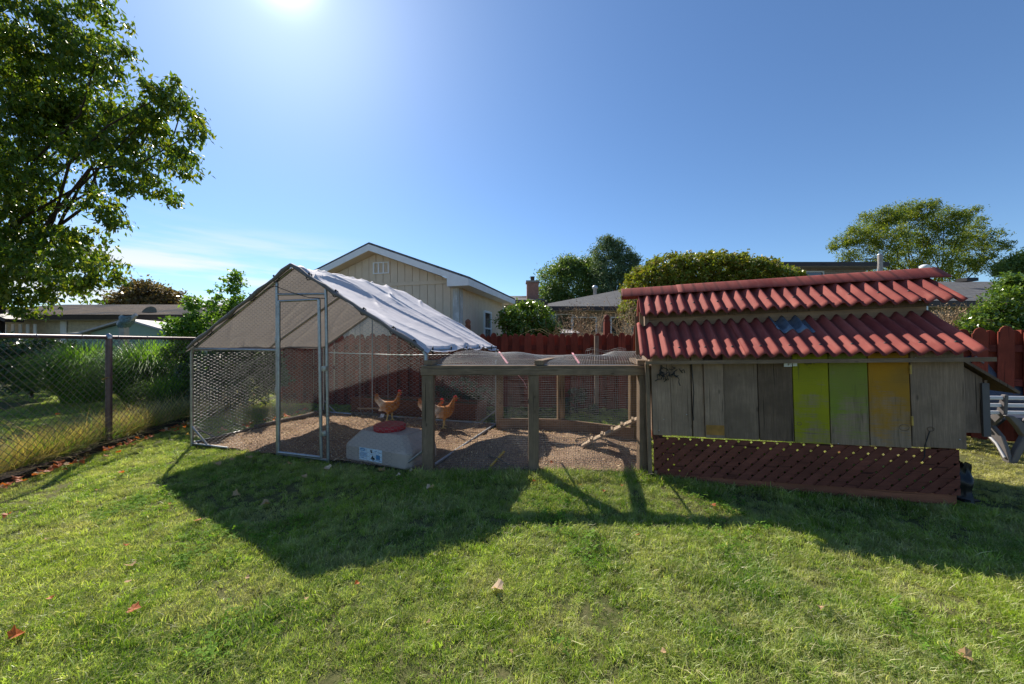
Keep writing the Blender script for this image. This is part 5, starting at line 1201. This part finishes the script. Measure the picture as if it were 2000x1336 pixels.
shrub('dark leafy bush behind the left netting of the walk-in coop', [B(430, 755, 6.5, 46, 1.3), B(480, 750, 6.6, 46, 1.3), B(530, 735, 6.8, 30, .9), B(455, 705, 6.6, 42, 1.2), B(510, 700, 6.8, 40, 1.2), B(400, 720, 6.5, 40)], 'leafdark', (-4.9, 6.6, 0), 90, 24, .07, .06, 6, aspect=.55)
shrub('dark glossy bush at the far left behind the chain link fence', [B(15, 700, 7.6, 55, 1.5), B(-40, 690, 7.6, 60, 1.5), B(75, 690, 8.2, 36), B(60, 735, 7.8, 36), B(110, 690, 9, 34)], 'leafdark', (-10.6, 7.9, 0), 120, 24, .08, .07, 7, aspect=.55)
def miscanthus(label, px, py, Y, w_, h, n, seed):
    rng = np.random.default_rng(seed); t = thing('ornamental_grass', label, 'ornamental grass', (*gnd(px, py).xy[:0], (px-1000)/F*Y, Y, 0))
    a = rng.uniform(0, 6.283, n); r = w_*.22*np.sqrt(rng.uniform(0, 1, n)); H = h*rng.uniform(.35, 1.08, n); out = w_*.80*rng.uniform(.03, 1, n)**.8
    bx, by = r*np.cos(a), r*np.sin(a); a2 = a+rng.normal(0, .5, n); seg = 5; V = []; pz = (-np.sin(a2), np.cos(a2))
    for k in range(seg+1):
        f = k/seg; cx = bx+np.cos(a2)*out*f**1.5; cy = by+np.sin(a2)*out*f**1.5; cz = H*(f*1.75-(.75+.55*out/w_)*f**2.2); wd = .006*(1-f**2)+.0006
        V += [np.stack([cx-pz[0]*wd, cy-pz[1]*wd, cz], 1), np.stack([cx+pz[0]*wd, cy+pz[1]*wd, cz], 1)]
    V = np.stack(V, 1); m = 2*(seg+1); base = (np.arange(n)*m)[:, None]; Q = np.concatenate([base+np.array([2*k, 2*k+1, 2*k+3, 2*k+2]) for k in range(seg)])
    link('leaf_blades', mesh_np('leaf_blades', V.reshape(-1, 3), Q), M['misc'], t, 'stuff')
miscanthus('tall arching ornamental grass clump left of the chain link fence post', 165, 760, 7.4, 1.35, 1.32, 5200, 1)
miscanthus('bright arching ornamental grass clump right of the chain link fence post', 290, 770, 6.9, 1.35, 1.34, 5200, 2)
miscanthus('smaller grass tuft between the bright ornamental grass clump and the leafy shrub', 335, 785, 6.3, .8, .75, 1500, 3)
# behind the fence, middle
shrub('round glossy green shrub right of the garage', [B(1020, 640, 8.6, 38), B(1045, 615, 8.8, 30), B(1000, 620, 8.5, 26), B(1070, 645, 8.6, 24), B(1030, 598, 8.8, 14, .3), B(1008, 665, 8.5, 30)], 'leaflaurel', (.35, 8.7, 0), 80, 26, .10, .08, 8, aspect=.5)
hb = []; STRAY = 1.06
for (x, y, r_) in ((1262, 560, 42), (1300, 545, 48), (1345, 540, 48), (1390, 540, 50), (1435, 542, 48), (1480, 548, 44), (1516, 555, 34), (1250, 600, 32), (1300, 590, 45), (1380, 590, 50), (1450, 590, 50), (1510, 580, 36)): hb.append(B(x, y, 9.6, r_, 1, .8, 1.0))
shrub('big clipped dome shaped hedge with yellowish autumn leaves behind the hen house', hb, 'leafhedge', (5.2, 9.6, 0), 300, 30, .08, .075, 9, aspect=.6, shell=.7, name='hedge_bush', cat='hedge', limbs=12); STRAY = 1.3
shrub('glossy sunlit shrub rising over the red fence at the far right', [B(1960, 590, 5.6, 36), B(1930, 625, 5.6, 34), B(1990, 560, 5.7, 26), B(2010, 620, 5.6, 45), B(2050, 580, 5.6, 45), B(1985, 650, 5.5, 36), B(1905, 645, 5.6, 18, .5), B(1975, 545, 5.7, 12, .25)], 'leaflaurel', (8.0, 5.7, 0), 90, 26, .07, .055, 10, aspect=.5)
def vine(label, px, py, Y, wpx, hpx, n, seed):
    rng = np.random.default_rng(seed); p = at(px, py, Y); t = thing('bare_vine', label, 'vine', (p.x, p.y, 0)); mb = MB()
    for i in range(n):
        q = Vector((rng.normal(0, wpx/F*Y*.25), rng.normal(0, .15), p.z-hpx/F*Y*.5)); pts = [q.copy()]; d = Vector((rng.normal(0, 1), rng.normal(0, .5), 1.3))
        for k in range(6): q = q+d.normalized()*hpx/F*Y*.20; d += Vector(rng.normal(0, .8, 3)); pts.append(q.copy())
        mb.tube(pts, [.006, .005, .004, .004, .003, .002, .001], 3)
    mb.build('stems', M['twig'], t); C = rng.normal(size=(n*14, 3))*np.array([wpx/F*Y*.27, .2, hpx/F*Y*.26])+np.array([0, 0, p.z]); leaf_mesh('dry_leaves', C, .035, rng, M['twig'], t, .3, .6)
vine('tangle of bare brown vines on the fence in front of the brick bungalow', 1135, 635, 7.6, 75, 75, 90, 31)
vine('dead brown twigs hanging below the left side of the clipped hedge', 1228, 625, 8.0, 38, 110, 70, 32)
vine('grey bare branches between the hen house roof and the glossy shrub at right', 1872, 625, 6.0, 60, 60, 80, 33)
shrub('low dark green plant between the planter box and the red fence', [B(905, 760, 6.25, 34, 1, .2), B(860, 770, 6.3, 24, .7, .2), B(945, 770, 6.2, 24, .7, .2)], 'leafdark', (-.85, 6.25, 0), 40, 18, .05, .05, 12)
shrub('low dark weeds at the foot of the fence behind the timber run', [B(1125, 770, 6.2, 20, 1, .15), B(1105, 790, 6.2, 18, .8, .15), B(1160, 800, 6.1, 14, .5, .15)], 'leafdark', (1.1, 6.2, 0), 30, 16, .04, .05, 13)
# far trees
tree('willow_like_tree', 'soft round green tree left of the tall conifer behind the bungalow', 'tree', [B(1085, 545, 27, 34), B(1110, 520, 27, 24), B(1150, 525, 27, 28), B(1125, 560, 27, 45, 1.4), B(1075, 580, 27, 34), B(1165, 560, 27, 40), B(1100, 600, 27, 40)], 'leaffar', (4.4, 27, 0), 95, 40, .42, .22, 14, .25, aspect=.35, droop=.5)
tree('conifer', 'tall blue-green conifer with an uneven top behind the bungalow', 'conifer', [B(1184, 470, 25, 12, .3), B(1180, 495, 25, 24, .7), B(1205, 480, 25, 14, .35), B(1215, 500, 25, 22, .6), B(1190, 525, 25, 36, 1.2), B(1235, 505, 25, 14, .35), B(1225, 535, 25, 30, .9), B(1200, 560, 25, 42, 1.3), B(1240, 570, 25, 30, .8)], 'leafspruce', (7.1, 25, 0), 95, 46, .28, .17, 15, .25, aspect=.3, droop=.1)
yb = [B(1645, 472, 24, 16, .4), B(1672, 458, 23.5, 22, .6), B(1705, 440, 24.5, 26, .8), B(1735, 425, 24, 22, .7), B(1765, 415, 25, 24, .8), B(1800, 412, 24, 22, .7), B(1818, 400, 24, 9, .15), B(1838, 425, 24.5, 24, .7), B(1872, 428, 24, 18, .5), B(1896, 412, 24, 10, .18), B(1905, 440, 25, 20, .5), B(1935, 462, 24, 20, .4), B(1962, 478, 24, 12, .2), B(1925, 492, 24, 20, .4), B(1690, 480, 24, 30, .8), B(1740, 465, 23, 34, 1.2), B(1790, 455, 25, 36, 1.3), B(1840, 465, 24, 34, 1.2), B(1885, 475, 25, 28, .9), B(1655, 500, 24, 14, .3), B(1715, 515, 24, 24, .6), B(1770, 505, 24, 34, 1.1), B(1825, 512, 23, 34, 1.1), B(1880, 520, 24, 26, .8), B(1760, 545, 24, 30, .9), B(1830, 550, 24, 30, .9), B(1700, 545, 24, 24, .6), B(1915, 515, 24, 16, .4), B(1630, 482, 24, 7, .1), B(1690, 422, 24, 8, .12), B(1725, 408, 24, 8, .12)]
tree('locust_tree', 'broad windblown yellow-green tree above the roofs at the right', 'tree', yb, 'leafyel', (28.5, 24, 0), 95, 30, .26, .16, 16, .25, aspect=.3, droop=.2, limbs=20, fork=(28.2, 24, 3.6), nbr=80)
tree('far_tree', 'smaller green tree at the far right edge beyond the dark roof', 'tree', [B(1985, 520, 22, 28), B(2020, 505, 22, 30), B(1960, 525, 22, 16, .4), B(2050, 530, 22, 40)], 'leaffar', (32.5, 22, 0), 90, 40, .3, .15, 17, .25)
tree('maroon_maple', 'rounded bronze leaved tree beyond the roofs at the left', 'tree', [B(250, 590, 27, 32), B(285, 572, 27, 30), B(322, 585, 27, 28), B(290, 600, 27, 38, 1.2), B(345, 602, 27, 18, .5), B(225, 605, 27, 16, .4), B(262, 565, 27, 16, .4)], 'leafred', (-27.5, 27, 0), 80, 36, .40, .24, 18, .35, aspect=.5, shell=.5)
tree('back_tree', 'dark tree filling the gap behind the bright leafy shrub', 'tree', [B(395, 620, 30, 22), B(430, 625, 30, 24), B(460, 630, 30, 18)], 'leaffar', (-24.5, 30, 0), 40, 24, .4, .2, 19, .25)
hiproof('rear_shed', 'low grey garden shed with pale lid glimpsed over the red fence', 'shed', 1030, 1130, 9.3, 10.3, 1.36, 1.46, M['greywall'], M['greyroof'], (), .05, .1)

# ================================================================== fallen leaves
def fallen():
    def leafshape(rg, s):
        pts = [(0, -.12), (.12, .0), (.40, -.02), (.40, .17), (.55, .36), (.38, .42), (.24, .56), (0, .82), (-.24, .56), (-.38, .42), (-.55, .36), (-.40, .17), (-.40, -.02), (-.12, .0)]
        c1, c2 = rg.uniform(.2, .9), rg.uniform(-.6, .6); vs = [(0, .3*s, .0)]
        for x, y in pts: x *= rg.uniform(.85, 1.15); y *= rg.uniform(.9, 1.1); vs.append((x*s, y*s, s*(1.3*c1*(abs(x)**1.6)+c2*abs(y-.3)**1.8+rg.uniform(-.03, .05))))
        n = len(pts); return vs, [(0, 1+i, 1+(i+1) % n) for i in range(n)]
    rg = random.Random(77)
    shapes = []
    for i in range(8):
        v, f = leafshape(rg, 1.); me = bpy.data.meshes.new('maple_leaf'); me.from_pydata(v, [], f); shapes.append((v, f))
    def put(x, y, z, s, mat, label, group=None, tilt=.28, i=None):
        key = (i if i is not None else rg.randrange(8), mat)
        if key not in cache: v, f = shapes[key[0]]; me = bpy.data.meshes.new('maple_leaf'); me.from_pydata(v, [], f); me.materials.append(M[mat]); cache[key] = me
        o = link('maple_leaf', cache[key]); o.location = (x, y, z); o.scale = (s,)*3; o.rotation_euler = (rg.gauss(0, tilt), rg.gauss(0, tilt), rg.uniform(0, 6.28)); tag(o, label, 'leaf', group); return o
    cache = {}
    sing = [(980, 1161, .075, 'fallp', 'large pale folded dry leaf lying alone on the lawn in the foreground'), (253, 1205, .055, 'fallo', 'orange curled leaf on the weedy grass at left front'), (20, 1262, .06, 'fallo', 'large orange leaf at the bottom left edge of the lawn'), (258, 1113, .05, 'fallt', 'tan leaf on the clover left of the coop shadow'), (388, 1023, .045, 'fallo', 'bright orange leaf on the sunlit grass left of the coop shadow'), (525, 988, .075, 'fallt', 'tan leaf standing upright inside the coop shadow'), (246, 1074, .03, 'fallo', 'tiny orange leaf on bright grass at left'), (18, 1012, .05, 'fallo', 'orange leaf at the left edge of the lawn below the kerb'), (240, 930, .05, 'fallo', 'orange leaf on the sunlit lawn below the fence post'), (1390, 993, .045, 'fallo', 'small red-orange leaf on the lit grass below the lattice'), (1898, 1300, .05, 'fallt', 'small tan leaf on the lawn at lower right')]
    for px, py, s, m, lb in sing: p = gnd(px, py); put(p.x, p.y, gz(p.x, p.y)+.034, s, m, lb, None, .18)
    L_ = 'orange maple leaf lying in the drift along the dark timber edging'; G_ = 'orange maple leaves along the timber edging'
    for i in range(74):
        y = rg.uniform(2.1, 5.6); x = kx(y)+.06+abs(rg.gauss(0, .09)); put(x, y, gz(x, y)+.04+rg.random()*.02, rg.uniform(.045, .08), rg.choice(['fallo', 'fallo', 'fallo', 'fallt']), L_, G_)
    L_ = 'tan dead leaf in the shaded grass at the foot of the walk-in coop door'; G_ = 'dead leaves in the shade by the coop door'
    for px, py in ((450, 905), (470, 892), (480, 900), (575, 895), (605, 908), (652, 905), (668, 900), (690, 898), (730, 912), (745, 925), (595, 938), (805, 928), (458, 972), (840, 960), (780, 935), (640, 922), (560, 912), (800, 915), (430, 915)):
        p = gnd(px+rg.uniform(-4, 4), py); put(p.x, p.y, gz(p.x, p.y)+.035, rg.uniform(.05, .08), rg.choice(['fallt', 'fallt', 'fallp']), L_, G_)
    L_ = 'orange leaf on the sunlit grass outside the left netting of the walk-in coop'; G_ = 'orange leaves left of the walk-in coop'
    for i in range(26):
        q = T(-.1-abs(rg.gauss(0, .25)), rg.uniform(.2, 2.3)); put(q.x, q.y, .045, rg.uniform(.05, .075), rg.choice(['fallo', 'fallo', 'fallt']), L_, G_)
    L_ = 'scattered orange leaf among the dry weeds beyond the chain link fence'; G_ = 'orange leaves beyond the chain link fence'
    for i in range(60):
        y = rg.uniform(3.2, 8.5); x = kx(y)-.35-rg.random()*2.6; put(x, y, .06, rg.uniform(.05, .085), rg.choice(['fallo', 'fallt']), L_, G_)
    L_ = 'small orange leaf on the lit grass in front of the timber run'; G_ = 'small leaves in front of the timber run'
    for px, py in ((1045, 950), (1135, 958), (1215, 957), (1180, 968), (1245, 1062)): p = gnd(px, py); put(p.x, p.y, gz(p.x, p.y)+.045, .032, 'fallo', L_, G_)
    p = gnd(1075, 915); put(p.x, p.y, dz(p.x, p.y)+.02, .04, 'fallo', 'orange leaf on the dirt by the middle post of the timber run')
    for px, py in ((250, 1150), (100, 1180), (480, 1140), (600, 1180), (700, 1150), (840, 1230), (1300, 1290), (1000, 1290), (90, 1060), (190, 965), (330, 990), (1600, 1200), (150, 990), (60, 960)):
        p = gnd(px, py); put(p.x, p.y, gz(p.x, p.y)+.035, rg.uniform(.018, .03), rg.choice(['fallt', 'fallo']), 'small dry leaf scattered on the open lawn', 'small dry leaves on the open lawn')
fallen()


print('TRIS', sum(sum(max(1,len(p.vertices)-2) for p in m.polygons) for m in bpy.data.meshes if len(m.polygons)<5000)+2*sum(len(m.polygons) for m in bpy.data.meshes if len(m.polygons)>=5000), len(S.objects))
